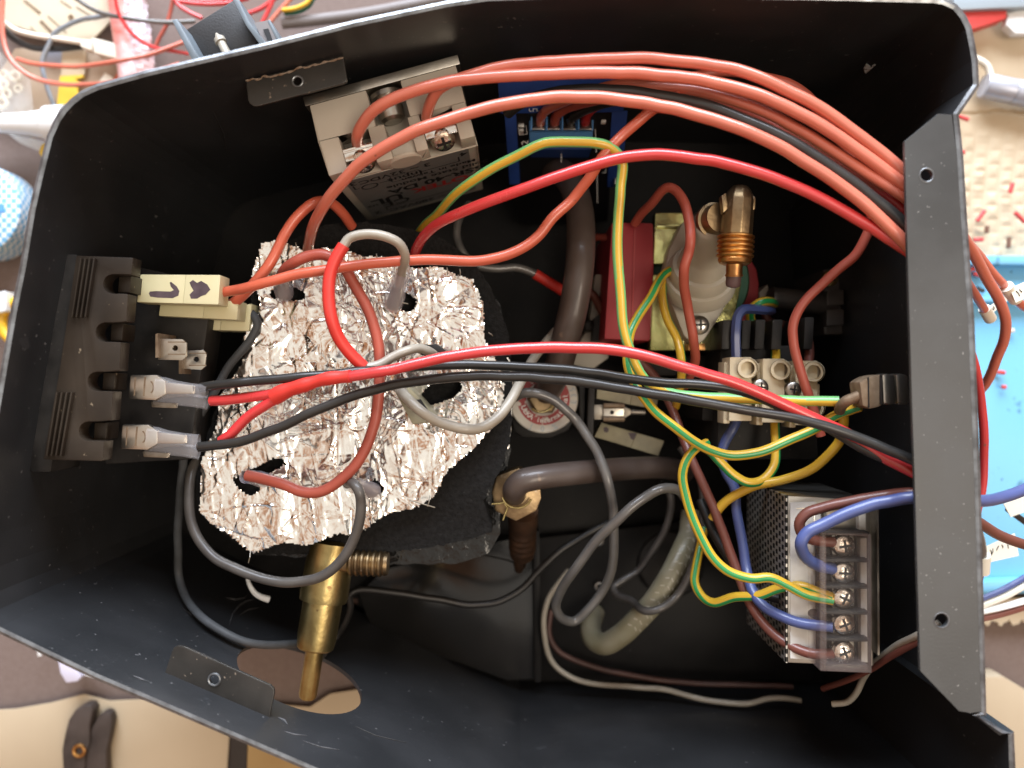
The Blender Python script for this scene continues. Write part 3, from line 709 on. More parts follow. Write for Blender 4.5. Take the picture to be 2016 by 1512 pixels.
# ================================================================== SWITCH STRIP ON THE LEFT
def switch_strip():
    root = thing('switch_panel', 'brown tinted plastic switch strip with four arched notches on left wall', 'switch panel', P(180, 700, 240))
    edge = [(178, 506), (258, 508), (257, 541), (254, 545)]
    b = B()
    # arched outline, right edge stepping in and out at each notch
    out = [(150, 503), (262, 507), (258, 541)]
    def arch(cx, cy, r, xr):
        pts = [(xr, cy-r)]
        for i in range(0, 9):
            g = math.radians(90+22.5*i); pts.append((cx+r*math.cos(g), cy-r*math.sin(g)))
        pts.append((xr, cy+r)); return pts
    for (cx, cy, xr, x2, y2) in ((222, 559, 240, 249, 633), (207, 654, 225, 235, 730), (191, 751, 209, 219, 828), (174, 849, 192, 202, 908)):
        out += arch(cx, cy, 19, xr); out += [(x2+3, cy+20), (x2-1, y2)]
    out += [(85, 905), (98, 830), (115, 740), (133, 620)]
    b.slab(out, 203, 208); b.build('notched_plate', 'smoked_plastic', root, bevel=.3)
    for (poly) in ([(152, 508), (190, 508), (172, 625), (134, 625)], [(104, 772), (146, 772), (124, 900), (84, 898)]):
        (x0, y0), (x1, y1), (x2, y2), (x3, y3) = poly
        for k in range(4):
            q = B(); a, c = .12+.23*k, .12+.23*k+.10
            q.slab([(x0+(x1-x0)*a, y0), (x0+(x1-x0)*c, y0), (x3+(x2-x3)*c, y3), (x3+(x2-x3)*a, y3)], 201.6, 203.2); q.build('ridge', 'smoked_plastic', root, bevel=.2)
    for (cx, cy) in ((222, 559), (207, 654), (191, 751), (174, 849)):
        q = B(); q.slab([(cx+12, cy-17), (cx+36, cy-17), (cx+33, cy+17), (cx+10, cy+17)], 208, 215); q.build('catch', 'smoked_plastic', root, bevel=.3)
    q = B(); q.slab([(88, 500), (152, 500), (100, 930), (58, 930)], 206, 220); q.build('backing', 'black_plastic', root, bevel=.6)
    q = B(); q.slab([(256, 520), (420, 560), (372, 905), (204, 915)], 226, 238); q.build('switch_body', 'black_plastic', root, bevel=1)
    for (poly, d) in (([(311, 668), (318, 667), (359, 668), (367, 675), (366, 702), (359, 709), (311, 708)], 215), ([(357, 700), (362, 691), (400, 689), (406, 695), (403, 722), (396, 728), (357, 726)], 221)):
        q = B(); cx = sum(p[0] for p in poly)/7+3; cy = sum(p[1] for p in poly)/7
        q.plate([P(x, y, d) for x, y in poly], [circle(P(cx, cy, d), (1, 0, 0), (0, 1, 0), .75, 16)], (0, 0, -.8))
        sp = q.build('spade_tab', 'tin', root, bevel=.1)
        q = B(); q.slab([(cx-14, cy-13), (cx+20, cy-13), (cx+20, cy-11), (cx-14, cy-11)], d-.15, d); q.slab([(cx-14, cy+11), (cx+20, cy+11), (cx+20, cy+13), (cx-14, cy+13)], d-.15, d); q.build('pressed_line', 'oxide_brown', sp)
        q = B(); q.slab([(poly[0][0]-5, poly[0][1]-10), (poly[0][0], poly[0][1]-12), (poly[0][0]+1, poly[0][1]+36), (poly[0][0]-5, poly[0][1]+36)], d-1.5, d+10); q.build('tab_post', 'oxide_brown', root)
switch_strip()

def housing(label, poly, d, dd, mi='cream_plastic', marks=(), step=True, group='cream spade connector housings'):
    x = sum(p[0] for p in poly)/4; y = sum(p[1] for p in poly)/4
    root = thing('connector_housing', label, 'connector', P(x, y, d+dd), group)
    (a, b_, c, e) = poly
    q = B(); L = lambda p, r, t: (p[0]+(r[0]-p[0])*t, p[1]+(r[1]-p[1])*t)
    q.slab([a, L(a, b_, .57), L(e, c, .57), e], d+.35, d+dd); q.slab([L(a, b_, .565), b_, c, L(e, c, .565)], d, d+dd+.3)
    q.build('body', mi, root, bevel=.35)
    if step:
        q = B(); w = b_[0]-a[0]
        q.slab([L(a, b_, .98), (b_[0]+w*.03, b_[1]+6), (c[0]+w*.03, c[1]-6), L(e, c, .98)], d+2.2, d+dd-1); q.build('wire_shroud', mi, root, bevel=.3)
    for mk in marks:
        q = B(); q.slab(mk, d-.05 if min(p[0] for p in mk) > a[0]+.55*(b_[0]-a[0]) else d+.3, d+.5); q.build('ink_mark', 'marker_ink', root, smooth=0)
    return root
def blob(pts): return pts
housing('topmost cream connector housing with dark ink heart and hook marks', [(276, 540), (434, 541), (430, 600), (269, 595)], 214, 7,
        marks=([(373, 556), (380, 551), (388, 557), (396, 553), (408, 560), (414, 570), (405, 580), (396, 583), (388, 588), (376, 588), (373, 580), (381, 572), (376, 564)],
               [(295, 574), (308, 573), (336, 574), (342, 571), (336, 564), (334, 556), (337, 555), (348, 564), (353, 573), (351, 582), (340, 587), (310, 586), (296, 584), (293, 578)]))
housing('second cream connector housing, half covered, beneath the ink marked one', [(316, 592), (470, 592), (466, 630), (312, 622)], 222, 7)
housing('lowest cream connector housing, resting under the two upper ones', [(362, 615), (496, 598), (490, 652), (358, 648)], 230, 8)
housing('small yellowed housing mostly hidden by black wires near dial', [(1176, 762), (1296, 785), (1292, 806), (1174, 785)], 256, 6, 'old_cream', step=False)
housing('dirty yellowed connector housing with dark ink bar, lying by dial', [(1184, 832), (1308, 868), (1296, 898), (1170, 860)], 262, 6, 'old_cream',
        marks=([(1237, 852), (1250, 852), (1262, 862), (1290, 872), (1292, 882), (1283, 882), (1262, 872), (1242, 864)], [(1188, 842), (1194, 840), (1199, 845), (1196, 852), (1189, 850)]), step=False)

def spade(label, x, y, d, both=True):
    """crimp spade connector in clear sleeve, pointing right, photo pixel at its left tip"""
    root = thing('spade_connector', label, 'connector', P(x+75, y+25, d+4), 'sleeved spade connectors on the switch')
    q = B(); q.slab([(x, y), (x+52, y), (x+70, y+12), (x+70, y+38), (x+50, y+50), (x-4, y+48)], d, d+1.9); fr = q.build('blade_socket', 'tin', root, bevel=.45)
    q = B()
    q.slab([(x+9, y+5), (x+11, y+5), (x+9, y+41), (x+7, y+41)], d-.1, d+.3); q.slab([(x+28, y+4), (x+31, y+4), (x+28, y+42), (x+25, y+42)], d-.1, d+.3)
    q.tube([P(x+38+8*math.cos(g), y+24-12*math.sin(g), d) for g in np.linspace(-1.2, 1.2, 8)], .2, 6)
    q.build('pressed_line', 'oxide_brown', fr)
    q = B(); q.slab([(x+68, y+14), (x+124, y+20), (x+124, y+38), (x+68, y+38)], d+.1, d+2); q.build('crimp_barrel', 'tin', root, bevel=.5)
    for (yo, dz) in ((0, 0), (24, 3.5)) if both else ((0, 0),):
        a, c = P(x+52, y+25+yo*.5, d+1+dz), P(x+152, y+32+yo, d+1+dz); q = B()
        q.lathe(a, c, [(0, 3.0), (.18, 2.9), (.4, 2.2), (.7, 1.8), (.97, 1.7), (1, 1.85)], 18, caps=False, squash=.62); q.build('clear_sleeve', 'clear_sleeve', root)
    if both:
        q = B(); q.slab([(x+40, y+52), (x+90, y+56), (x+88, y+66), (x+42, y+64)], d+4, d+6); q.build('blade_socket', 'dull_tin', root, bevel=.3)
    return root
spade('upper tin spade connector in clear sleeve joining black and red wires', 256, 738, 211)
spade('lower tin spade connector in clear sleeve joining black and red wires', 240, 836, 211)

# ================================================================== VALVE, FITTINGS, HOSES
def threads(r0, n, amp, t0, t1):
    out = []
    for i in range(n):
        a = t0+(t1-t0)*i/n; w = (t1-t0)/n; out += [(a, r0-amp), (a+w*.3, r0), (a+w*.6, r0), (a+w*.95, r0-amp)]
    return out
def steam_valve():
    root = thing('steam_valve', 'brass valve with slim stem and threaded side arm below the foil', 'valve', P(625, 1200, 246))
    a, c = P(656, 1062, 241), P(620, 1278, 238); q = B(); mm_ = lambda px: mmr(px, 236)
    q.lathe(a, c, [(0, mm_(36)), (.03, mm_(45)), (.15, mm_(46)), (.50, mm_(48)), (.56, mm_(46)), (.565, mm_(39)), (.9, mm_(38.5)), (.985, mm_(36)), (1, mm_(32))], 40); q.build('body', 'brass', root)
    q = B(); q.lathe(c, P(605, 1376, 238), [(0, mm_(18)), (.9, mm_(18)), (.97, mm_(16)), (1, mm_(12))], 26); q.build('stem', 'brass', root)
    q = B(); a2 = P(652, 1106, 237); c2 = P(764, 1110, 237); R = mm_(26)
    q.lathe(a2, c2, [(0, mm_(20)), (.3, mm_(20))]+threads(R, 6, .55, .32, .92)+[(.94, mm_(24)), (1, mm_(22))], 30); q.build('threaded_arm', 'old_brass', root)
steam_valve()
def hose_elbow():
    root = thing('hose_elbow', 'old brass hex elbow fitting with wire clip at brown hose end', 'pipe fitting', P(1020, 1010, 290))
    q = B(); q.slab([(968, 969), (977, 937), (1021, 921), (1062, 940), (1066, 981), (1056, 1006), (1016, 1027), (974, 1006)], 243, 251); q.build('hex_nut', 'old_brass', root, bevel=.7)
    q = B(); q.lathe(P(1030, 1005, 256), P(1028, 1090, 272), [(0, 4.8), (.3, 4.8)]+threads(4.6, 4, .35, .4, .9)+[(1, 4.2)], 26)
    q.lathe(P(1028, 1088, 271.6), P(1021, 1122, 278), [(0, 2.2), (.7, 2.2), (.72, 1.6), (1, 1.5)], 20); q.build('threaded_spout', 'dark_copper', root)
    q = B(); c = P(1014, 968, 254.2)
    q.tube([P(*p, 241.6) for p in ((968, 992), (985, 991), (992, 989), (999, 1000), (990, 1024))]+[], .32, 8)
    q.tube([P(992+26+30*math.cos(g), 972-28*math.sin(g), 241.4) for g in np.linspace(3.4, 5.9, 14)], .34, 8); q.build('wire_clip', 'brass', root)
    t = B(); t.tube([P(*p) for p in ((892, 1082, 262), (940, 1090, 266), (1000, 1103, 274), (1024, 1113, 280))], .3, 6); t.build('tail_wire', 'thin_black', root)
hose_elbow()
wire('water_hose', 'brown rubber hose arching from brass nut toward the bottom tangle', 'brown_hose', 23, [(1014, 975, 246), (1013, 964, 240), (1026, 949, 238), (1050, 942, 238), (1089, 936, 240), (1168, 928, 246), (1248, 922, 256), (1307, 921, 262), (1350, 928, 270)], 'rubber hoses', 'hose', n=28)
wire('water_hose', 'thick brown rubber hose standing beside red pump coil down to dial', 'brown_hose', 27, [(1040, 342, 282), (1072, 330, 276), (1104, 338, 265), (1128, 368, 256), (1140, 410, 250), (1144, 470, 244), (1141, 526, 241), (1130, 600, 241), (1116, 659, 243), (1098, 725, 248), (1078, 768, 256), (1060, 792, 262)], 'rubber hoses', 'hose', n=28)
def braided():
    pts = [(1362, 1010, 272), (1357, 1055, 268), (1346, 1080, 265), (1322, 1130, 262), (1288, 1183, 262), (1252, 1223, 264), (1220, 1252, 267), (1190, 1268, 271), (1169, 1258, 276), (1163, 1235, 281), (1170, 1205, 288)]
    root = tag(wire('braided_hose', '', 'clear_hose', 21.5, pts, n=28), 'translucent olive braided hose with U bend near the bottom', 'hose', 'rubber hoses')
    path = smooth_path(pts, 3.); r = mmr(21.5, 268)+.02; b = B()
    for k in range(10, len(path)-45, 5):
        t = (path[k+1]-path[k-1]).normalized(); v = (UPZ-t*UPZ.dot(t)).normalized(); s = t.cross(v)
        for a in (-.62, -.12, .45):
            a += random.gauss(0, .05); sg = 1 if a > 0 else -1
            b.tube([path[k]+(v*math.cos(a+g*.16)+s*math.sin(a+g*.16))*r+t*(g*.35*sg+.6*a) for g in (-1, -.3, .3, 1)], .17, 5)
    b.build('braid_thread', 'hose_braid', root)
braided()

# ================================================================== SOLENOID WITH DIAL
def solenoid():
    root = thing('solenoid_valve', 'black hex solenoid with round red and white printed disc and brass nut', 'solenoid', P(1074, 790, 300))
    q = B(); q.slab([(1012, 850), (1002, 800), (1020, 735), (1075, 712), (1135, 735), (1148, 800), (1118, 848), (1085, 863), (1030, 862)], 262, 298); q.build('coil_body', 'black_plastic', root, bevel=.8)
    c = P(1070, 785, 258.5); R = mmr(68, 258.5); q = B()
    q.lathe(c-UPZ*3, c, [(0, R), (.9, R), (1, R-.3)], 56); dk = q.build('printed_disc', 'label_white', root)
    q = B(); k = 64; r0, r1 = mmr(34, 258), mmr(52, 258)
    for i in range(k):
        a, a2 = 2*math.pi*i/k, 2*math.pi*(i+1)/k; f = lambda r, g: c+Vector((r*math.cos(g), r*math.sin(g), .04))
        q.face([f(r0, a), f(r1, a), f(r1, a2), f(r0, a2)])
    q.build('red_band', 'label_red', dk, smooth=0)
    t = B(); rt = mmr(43, 258)
    for s, a0, da in (('international', 256, 9.2), ('ULKA', 205, 10)):
        for i, ch in enumerate(s):
            g = math.radians(a0+i*da); e = Vector((math.cos(g), math.sin(g), 0))
            if ch.strip(): t.text(ch, c+e*rt, (-e.y, e.x, 0), -e, 2.3, 0, lift=.09, bold=.02)
    t.build('white_lettering', 'white_ink', dk, smooth=0)
    t = B(); rt = mmr(60, 258)
    for ch, g in (('0', 268), ('J', 246), ('%', 292), ('E', 354), ('3', 6), ('5', 18)):
        g = math.radians(g); e = Vector((math.cos(g), math.sin(g), 0)); t.text(ch, c+e*rt, (-e.y, e.x, 0), -e, 2.6, 0, lift=.05)
    t.build('grey_lettering', 'slate', dk, smooth=0)
    q = B(); q.lathe(c+UPZ*.1, c+UPZ*4, [(0, 5.2), (.8, 5.2), (1, 4.6)], 6, phase=.3); q.build('brass_nut', 'old_brass', root, bevel=.3)
    q = B(); q.torus(c+UPZ*4.6+Vector((-1, 0, 0)), UPZ, 4.2, .35, 30, 8, a0=180, a1=380); q.build('wire_clip', 'brass', root)
    q = B(); q.slab([(1160, 745), (1172, 745), (1168, 860), (1156, 852)], 254, 298); q.slab([(1140, 745), (1153, 745), (1150, 858), (1142, 840)], 258, 298); q.build('yoke_plate', 'black_plastic', root, bevel=.4)
solenoid()
def valve_bracket():
    root = thing('pump_bracket', 'pale grey bracket with small dark screw between brown hose and pump', 'bracket', P(1165, 640, 290))
    q = B(); q.slab([(1172, 540), (1200, 540), (1198, 705), (1166, 728), (1120, 716), (1132, 690), (1160, 640)], 268, 276); q.build('plate', 'white_nylon', root, bevel=.5)
    screw(root, P(1157, 641, 262), UPZ, 2.2, 'screw', 'black_plastic', cross=False, hgt=.9)
    q = B(); q.slab([(1168, 628), (1190, 610), (1196, 672), (1166, 672)], 262, 270); q.build('rubber_pad', 'black_plastic', root, bevel=.3)
valve_bracket()

# ================================================================== PUMP
def pump():
    root = thing('vibration_pump', 'water pump with red coil, zinc bracket and pale nylon nozzle', 'pump', P(1370, 560, 300))
    q = B(); q.slab([(1204, 437), (1287, 438), (1288, 520), (1281, 672), (1189, 668), (1196, 560)], 247, 292); q.build('coil', 'pump_red', root, bevel=1.0)
    q = B(); q.slab([(1249, 440), (1252, 440), (1246, 668), (1242, 668)], 246.7, 248); q.build('coil_seam', 'crimson', root)
    q = B(); q.slab([(1480, 512), (1490, 530), (1495, 560), (1493, 590), (1484, 618), (1474, 640), (1440, 640), (1440, 512)], 255, 292); q.build('coil', 'pump_red', root, bevel=.8)
    q = B(); q.lathe(P(1372, 556, 262), P(1372, 556, 253.5), [(0, mmr(100, 254)), (.8, mmr(100, 254)), (1, mmr(97, 254))], 48); q.build('green_ring', 'pump_green', root)
    q = B(); q.slab([(1290, 418), (1345, 418), (1400, 440), (1452, 500), (1460, 560), (1448, 620), (1421, 690), (1280, 690), (1284, 540), (1316, 540), (1316, 520), (1286, 520)], 250, 256)
    q.slab([(1292, 440), (1344, 440), (1344, 450), (1292, 448)], 249, 252); q.build('zinc_yoke', 'zinc', root, bevel=.6)
    q = B(); q.slab([(1372, 416), (1342, 440), (1318, 490), (1307, 535), (1312, 575), (1328, 615), (1346, 661), (1362, 676), (1376, 678), (1388, 668), (1420, 620), (1440, 580), (1446, 540), (1438, 480), (1405, 430)], 243, 250.5); q.build('nozzle_flange', 'white_nylon', root, bevel=.9)
    a, c = P(1374, 556, 243), P(1402, 436, 219); q = B()
    q.lathe(a, c, [(0, 11.2), (.10, 11.0), (.16, 10.2), (.17, 9.4), (.26, 9.2), (.31, 8.4), (.32, 7.2), (.40, 6.9), (.46, 5.9), (.50, 5.55), (.92, 5.25), (.97, 5.0), (1, 4.5)], 48); q.build('nozzle', 'white_nylon', root)
    q = B(); q.lathe(P(1402, 436, 219.5), P(1420, 428, 214), [(0, 4.9), (.3, 4.9), (.35, 4.2), (1, 4.0)], 32); q.build('collar', 'old_brass', root)
    for (x, y, d) in ((1376, 436, 241), (1378, 640, 241)): screw(root, P(x, y, d), UPZ, mmr(19, 241), 'screw', 'steel', hgt=.45)
    q = B(); q.slab([(1356, 676), (1388, 676), (1390, 690), (1354, 690)], 246, 254); q.build('earth_lug', 'copper_brass', root, bevel=.3)
    q = B(); q.slab([(1494, 575), (1512, 560), (1516, 600), (1496, 610)], 262, 280); q.build('end_frame', 'white_nylon', root, bevel=.4)
    q = B(); q.slab([(1262, 700), (1420, 700), (1420, 740), (1262, 740)], 262, 290); q.build('rubber_mount', 'black_plastic', root, bevel=.8)
    # threaded brass elbow
    d = 212; r = lambda px: mmr(px, d)
    q = B(); a, c = P(1457, 367, d), P(1449, 466, d)
    q.lathe(a, c, [(0, r(15)), (.08, r(22)), (.22, r(29)), (.3, r(30.5)), (.95, r(31)), (1, r(30))], 10, phase=.3)
    el = q.build('brass_elbow', 'old_brass', root, smooth=25, bevel=.25)
    q = B(); q.slab([(1420, 385), (1430, 378), (1434, 410), (1424, 420)], 210, 213); q.slab([(1480, 383), (1489, 388), (1487, 412), (1479, 416)], 210, 213); q.build('elbow_flat', 'old_brass', el, bevel=.4)
    q = B(); q.lathe(P(1449, 463, d), P(1446, 521, d), threads(r(36), 5, .6, 0, .8)+[(.84, r(33)), (.96, r(30)), (1, r(24))], 36); q.build('thread', 'copper_brass', el)
    q = B(); q.lathe(P(1446, 519, d), P(1445, 544, d+.6), [(0, r(16)), (.85, r(16)), (.86, r(17.5)), (1, r(17))], 26); q.build('neck', 'copper_brass', el)
    q = B(); q.lathe(P(1445, 542, d+.6), P(1442, 566, d+1.5), [(0, r(15)), (.7, r(14.5)), (.92, r(12.5)), (1, r(8))], 24); q.build('rubber_tip', 'rubber_tip', el)
pump()

# ================================================================== TERMINAL BLOCK AND CABLE CLAMP
def term_block():
    root = thing('terminal_strip', 'cream three pole screw terminal strip with blue, yellow and red wires', 'terminal block', P(1520, 770, 246))
    D = 229.
    for i, (x0, x1, y0, y1) in enumerate(((1437, 1482, 703, 829), (1502, 1547, 706, 832), (1567, 1612, 710, 837))):
        q = B(); q.slab([(x0, y0), (x1-2, y0), (x1-2, y1), (x0-2, y1)], D, D+9); q.slab([(x0-11, y0+9), (x0+1, y0+9), (x0, y1+5), (x0-13, y1+5)], D+2.5, D+9.5)
        po = q.build('pole', 'block_cream', root, bevel=.35)
        for (cx, cy) in ((x0+35, y0+22), (x0+36, y0+92)):
            q = B(); a = P(cx, cy, D+4); c = P(cx, cy, D-1.8); ro, ri = mmr(20.5, D), mmr(13.5, D)
            q.lathe(a, c, [(0, ro*1.05), (.9, ro), (1, ro-.2)], 30, caps=False); q.lathe(a, c, [(.1, ri), (1, ri)], 30, caps=False)
            k = 30; ring = [c+Vector((math.cos(2*math.pi*g/k), math.sin(2*math.pi*g/k), 0))*1. for g in range(k)]
            for g in range(k):
                e = lambda g: Vector((math.cos(2*math.pi*g/k), math.sin(2*math.pi*g/k), 0))
                q.face([c+e(g)*ri, c+e(g)*(ro-.2), c+e(g+1)*(ro-.2), c+e(g+1)*ri])
            q.build('screw_tower', 'block_cream', po)
            w = B(); w.lathe(P(cx, cy, D+3.5), P(cx, cy, D+.6), [(0, ri), (.92, ri), (1, ri*.8)], 20); sc = w.build('clamp_screw', 'dull_tin', po)
            w = B(); g = random.uniform(.4, 1.2); u = Vector((math.cos(g), math.sin(g), 0)); e = Vector((-u.y, u.x, 0)); cc = P(cx, cy, D+.6)
            w.box(cc-u*ri*.8-e*.25-UPZ*.1, u*ri*1.6, e*.5, UPZ*.14); w.build('slot', 'ink', sc)
    q = B(); q.slab([(1430, 748), (1614, 756), (1614, 788), (1430, 780)], D+1.2, D+9.2); q.build('bridge', 'block_cream', root, bevel=.3)
    for (x, y) in ((1497, 762), (1562, 767)): screw(root, P(x, y, D-.2), UPZ, mmr(16.5, D), 'mounting_screw', 'steel', hgt=.4)
term_block()
def cable_clamp():
    root = thing('cable_clamp', 'black plastic cable clamp with upright fingers behind cream terminal strip', 'cable clamp', P(1515, 760, 290))
    q = B(); q.slab([(1418, 676), (1602, 682), (1612, 905), (1412, 905)], 243, 290); q.build('body', 'black_plastic', root, bevel=.8)
    for (x0, x1, y0) in ((1423, 1445, 630), (1462, 1480, 630), (1488, 1508, 629), (1521, 1542, 629), (1585, 1604, 624)):
        q = B(); q.slab([(x0, y0), (x1, y0), (x1-4, 688), (x0-3, 688)], 237, 262); q.build('finger', 'black_plastic', root, bevel=.5)
    q = B(); q.slab([(1384, 770), (1420, 770), (1420, 830), (1382, 828)], 250, 290); q.build('side_lug', 'black_plastic', root, bevel=.6)
cable_clamp()
def inlet():
    root = thing('mains_inlet', 'dark mains inlet socket with brass screw in the shadowed right wall', 'socket', P(1700, 590, 292))
    q = B(); q.slab([(1620, 530), (1755, 520), (1762, 655), (1622, 660)], 262, 290); q.build('body', 'inlet_plastic', root, bevel=1.2)
    q = B(); q.slab([(1678, 545), (1728, 540), (1730, 630), (1680, 634)], 256, 263); q.build('tower', 'inlet_plastic', root, bevel=.6)
    q = B(); q.slab([(1628, 572), (1662, 570), (1662, 600), (1628, 602)], 257, 263); q.build('terminal_well', 'inlet_plastic', root, bevel=.5)
    q = B(); q.slab([(1628, 610), (1662, 608), (1662, 640), (1628, 642)], 257, 263); q.build('terminal_well', 'inlet_plastic', root, bevel=.5)
    screw(root, P(1634, 548, 250), UPZ, 2.6, 'screw', 'brass')
    q = B(); q.slab([(1678, 524), (1692, 520), (1708, 524), (1704, 533), (1688, 532)], 255, 257); q.build('glint_sliver', 'tin', root, bevel=.3)  # tin sliver put in to stand for a glint on the inlet
    q = B(); q.lathe(P(1516, 585, 258), P(1640, 600, 262), [(0, 3.0), (.05, 3.4), (1, 3.6)], 22); q.build('grey_cable', 'inlet_plastic', root)
inlet()
def flag_spade():
    root = thing('earth_connector', 'tarnished flag spade connector joining earth wires beside right flange', 'connector', P(1725, 775, 210))
    q = B(); q.slab([(1692, 752), (1712, 741), (1738, 736), (1738, 800), (1714, 806), (1698, 800)], 203, 210); q.build('crimp_hood', 'oxide_brown', root, bevel=1)
    for k, x in enumerate((1737, 1764)):
        q = B(); q.slab([(x, 738), (x+8, 735), (x+24, 739), (x+27, 794), (x+18, 797), (x+3, 794)], 202, 207); q.build('blade_socket', 'tin', root, bevel=.9)
        q = B(); q.torus(P(x+8, 792, 203.5), (0, 1, .3), .9, .3, 16, 6); q.build('rolled_edge', 'steel', root)
    q = B(); q.slab([(1736, 740), (1737, 738), (1737, 796), (1736, 796)], 201.7, 203); q.slab([(1709, 744), (1711, 743), (1712, 802), (1710, 803)], 202.7, 203.5); q.build('pressed_line', 'ink', root)
    q = B(); q.tube(smooth_path([(1700, 775, 205), (1680, 784, 206), (1666, 790, 207), (1656, 800, 209), (1653, 808, 211)]), 1.45, 14); q.build('crimp_neck', 'oxide_brown', root)
flag_spade()
def small_spade():
    root = thing('spade_terminal', 'small bare spade terminal with rolled edges between dial and cable clamp', 'connector', P(1215, 812, 262))
    q = B(); q.slab([(1169, 797), (1190, 797), (1190, 826), (1170, 826)], 256, 257); q.build('blade', 'dull_tin', root, bevel=.1)
    q = B(); q.slab([(1188, 796), (1230, 796), (1228, 828), (1188, 828)], 255, 257.5); so = q.build('socket', 'tin', root, bevel=.3)
    q = B(); q.tube([P(1188, 799, 254.6), P(1229, 799, 254.6)], .9, 10); q.tube([P(1188, 825, 254.6), P(1229, 825, 254.6)], .9, 10); q.build('rolled_edge', 'oxide_brown', root)
    q = B(); q.lathe(P(1205, 812, 255.2), P(1205, 812, 254.8), [(0, .65), (1, .65)], 14); q.build('dimple', 'ink', so)
    q = B(); q.slab([(1228, 800), (1242, 806), (1242, 816), (1228, 824)], 255.5, 257.5); q.tube([P(1240, 811, 256.5), P(1270, 812, 257)], .9, 12); q.build('crimp_barrel', 'dull_tin', root, bevel=.2)
small_spade()

# ================================================================== POWER SUPPLY
def perforated():
    m = mat('perforated_metal', (.36, .35, .33), .40, .6); t = m.node_tree; n = t.nodes
    co = n.new("ShaderNodeTexCoord"); mp = n.new("ShaderNodeMapping"); sp = n.new("ShaderNodeSeparateXYZ"); cb = n.new("ShaderNodeCombineXYZ")
    t.links.new(co.outputs["Object"], sp.inputs[0]); t.links.new(sp.outputs["Y"], cb.inputs["X"]); t.links.new(sp.outputs["Z"], cb.inputs["Y"])
    br = n.new("ShaderNodeTexBrick"); br.inputs["Scale"].default_value = 250; br.inputs["Brick Width"].default_value = .55; br.inputs["Row Height"].default_value = .62
    br.inputs["Mortar Size"].default_value = .13; br.inputs["Mortar Smooth"].default_value = .3
    br.inputs["Color1"].default_value = br.inputs["Color2"].default_value = (.008, .008, .008, 1); br.inputs["Mortar"].default_value = (.42, .41, .38, 1)
    t.links.new(cb.outputs[0], br.inputs["Vector"]); t.links.new(br.outputs["Color"], n["Principled BSDF"].inputs["Base Color"])
    return m
M['perforated_metal'] = perforated()
def psu():
    root = thing('power_supply', 'metal boxed power supply with perforated side and clear covered screw terminals', 'power supply', P(1640, 1150, 262))
    dF = 216.
    a, b_, c, d = P(1551, 976, dF), P(1716, 984, dF), P(1720, 1312, dF), P(1551, 1305, dF)
    dn = Vector((0, 0, -36))
    q = B(); q.loft([a+dn, b_+dn, c+dn, d+dn], [a, b_, c, d]); q.build('case_box', 'psu_metal', root, bevel=.4)
    # the perforated left side, standing just proud of the box
    q = B(); pr = Vector((-.5, 0, 0)); q.loft([a+pr+dn, a+pr, d+pr, d+pr+dn], [a+dn+pr*.2, a+pr*.2, d+pr*.2, d+dn+pr*.2]); q.build('perforated_side', 'perforated_metal', root, smooth=0)
    q = B(); q.slab([(1556, 990), (1606, 988), (1616, 996), (1616, 1296), (1606, 1300), (1556, 1296)], dF-.25, dF+.2); st = q.build('sticker', 'psu_sticker', root, smooth=0)
    q = B(); q.tube([P(1568, 1001, dF-.3), P(1598, 1000, dF-.3), P(1603, 1008, dF-.3), P(1603, 1130, dF-.3)], .12, 5); q.build('embossed_line', 'tin', st)
    q = B(); q.slab([(1612, 1050), (1714, 1052), (1716, 1326), (1614, 1320)], 213, 226); tb = q.build('terminal_base', 'black_plastic', root, bevel=.4)
    q = B(); q.slab([(1624, 1000), (1692, 1000), (1700, 1040), (1632, 1044)], 213, 216); q.build('adjust_pot', 'dull_tin', root, bevel=.6)
    q = B(); q.slab([(1690, 1000), (1705, 1000), (1705, 1048), (1692, 1048)], 211, 216); q.build('led_post', 'label_white', root, bevel=.3)
    q = B(); q.slab([(1726, 1003), (1730, 1003), (1732, 1290), (1728, 1290)], 212, 240); q.build('lid_edge', 'dull_tin', root)
    q = B(); q.slab([(1694, 1060), (1706, 1060), (1708, 1304), (1696, 1304)], 211, 213.4); q.build('marker_strip', 'label_white', tb)
    ys = (1074, 1127, 1177, 1228, 1283)
    for y in (1046, 1100, 1152, 1203, 1256, 1310):
        q = B(); q.slab([(1622, y), (1712, y+1), (1712, y+8), (1622, y+7)], 208, 213.5); q.build('divider', 'black_plastic', tb, bevel=.3)
    for y in ys:
        q = B(); q.slab([(1638, y-20), (1682, y-20), (1682, y+20), (1638, y+20)], 212, 213.3); w = q.build('clamp_washer', 'tin', tb, bevel=.3)
        screw(w, P(1661, y, 210.4), UPZ, mmr(22, 211), 'terminal_screw', 'bright_screw', hgt=.4)
    # hinged clear cover
    q = B(); q.slab([(1614, 1049), (1716, 1052), (1717, 1325), (1615, 1321)], 204.6, 205.4); cv = q.build('clear_cover', 'clear_cover', root, bevel=.2)
    for p in ([(1614, 1049), (1627, 1049), (1628, 1322), (1615, 1321)], [(1708, 1052), (1716, 1052), (1717, 1325), (1709, 1325)], [(1628, 1306), (1709, 1308), (1709, 1325), (1628, 1322)], [(1628, 1049), (1708, 1051), (1708, 1056), (1628, 1054)]):
        q = B(); q.slab(p, 204.4, 213); q.build('cover_edge', 'clear_edge', cv, bevel=.25)
psu()

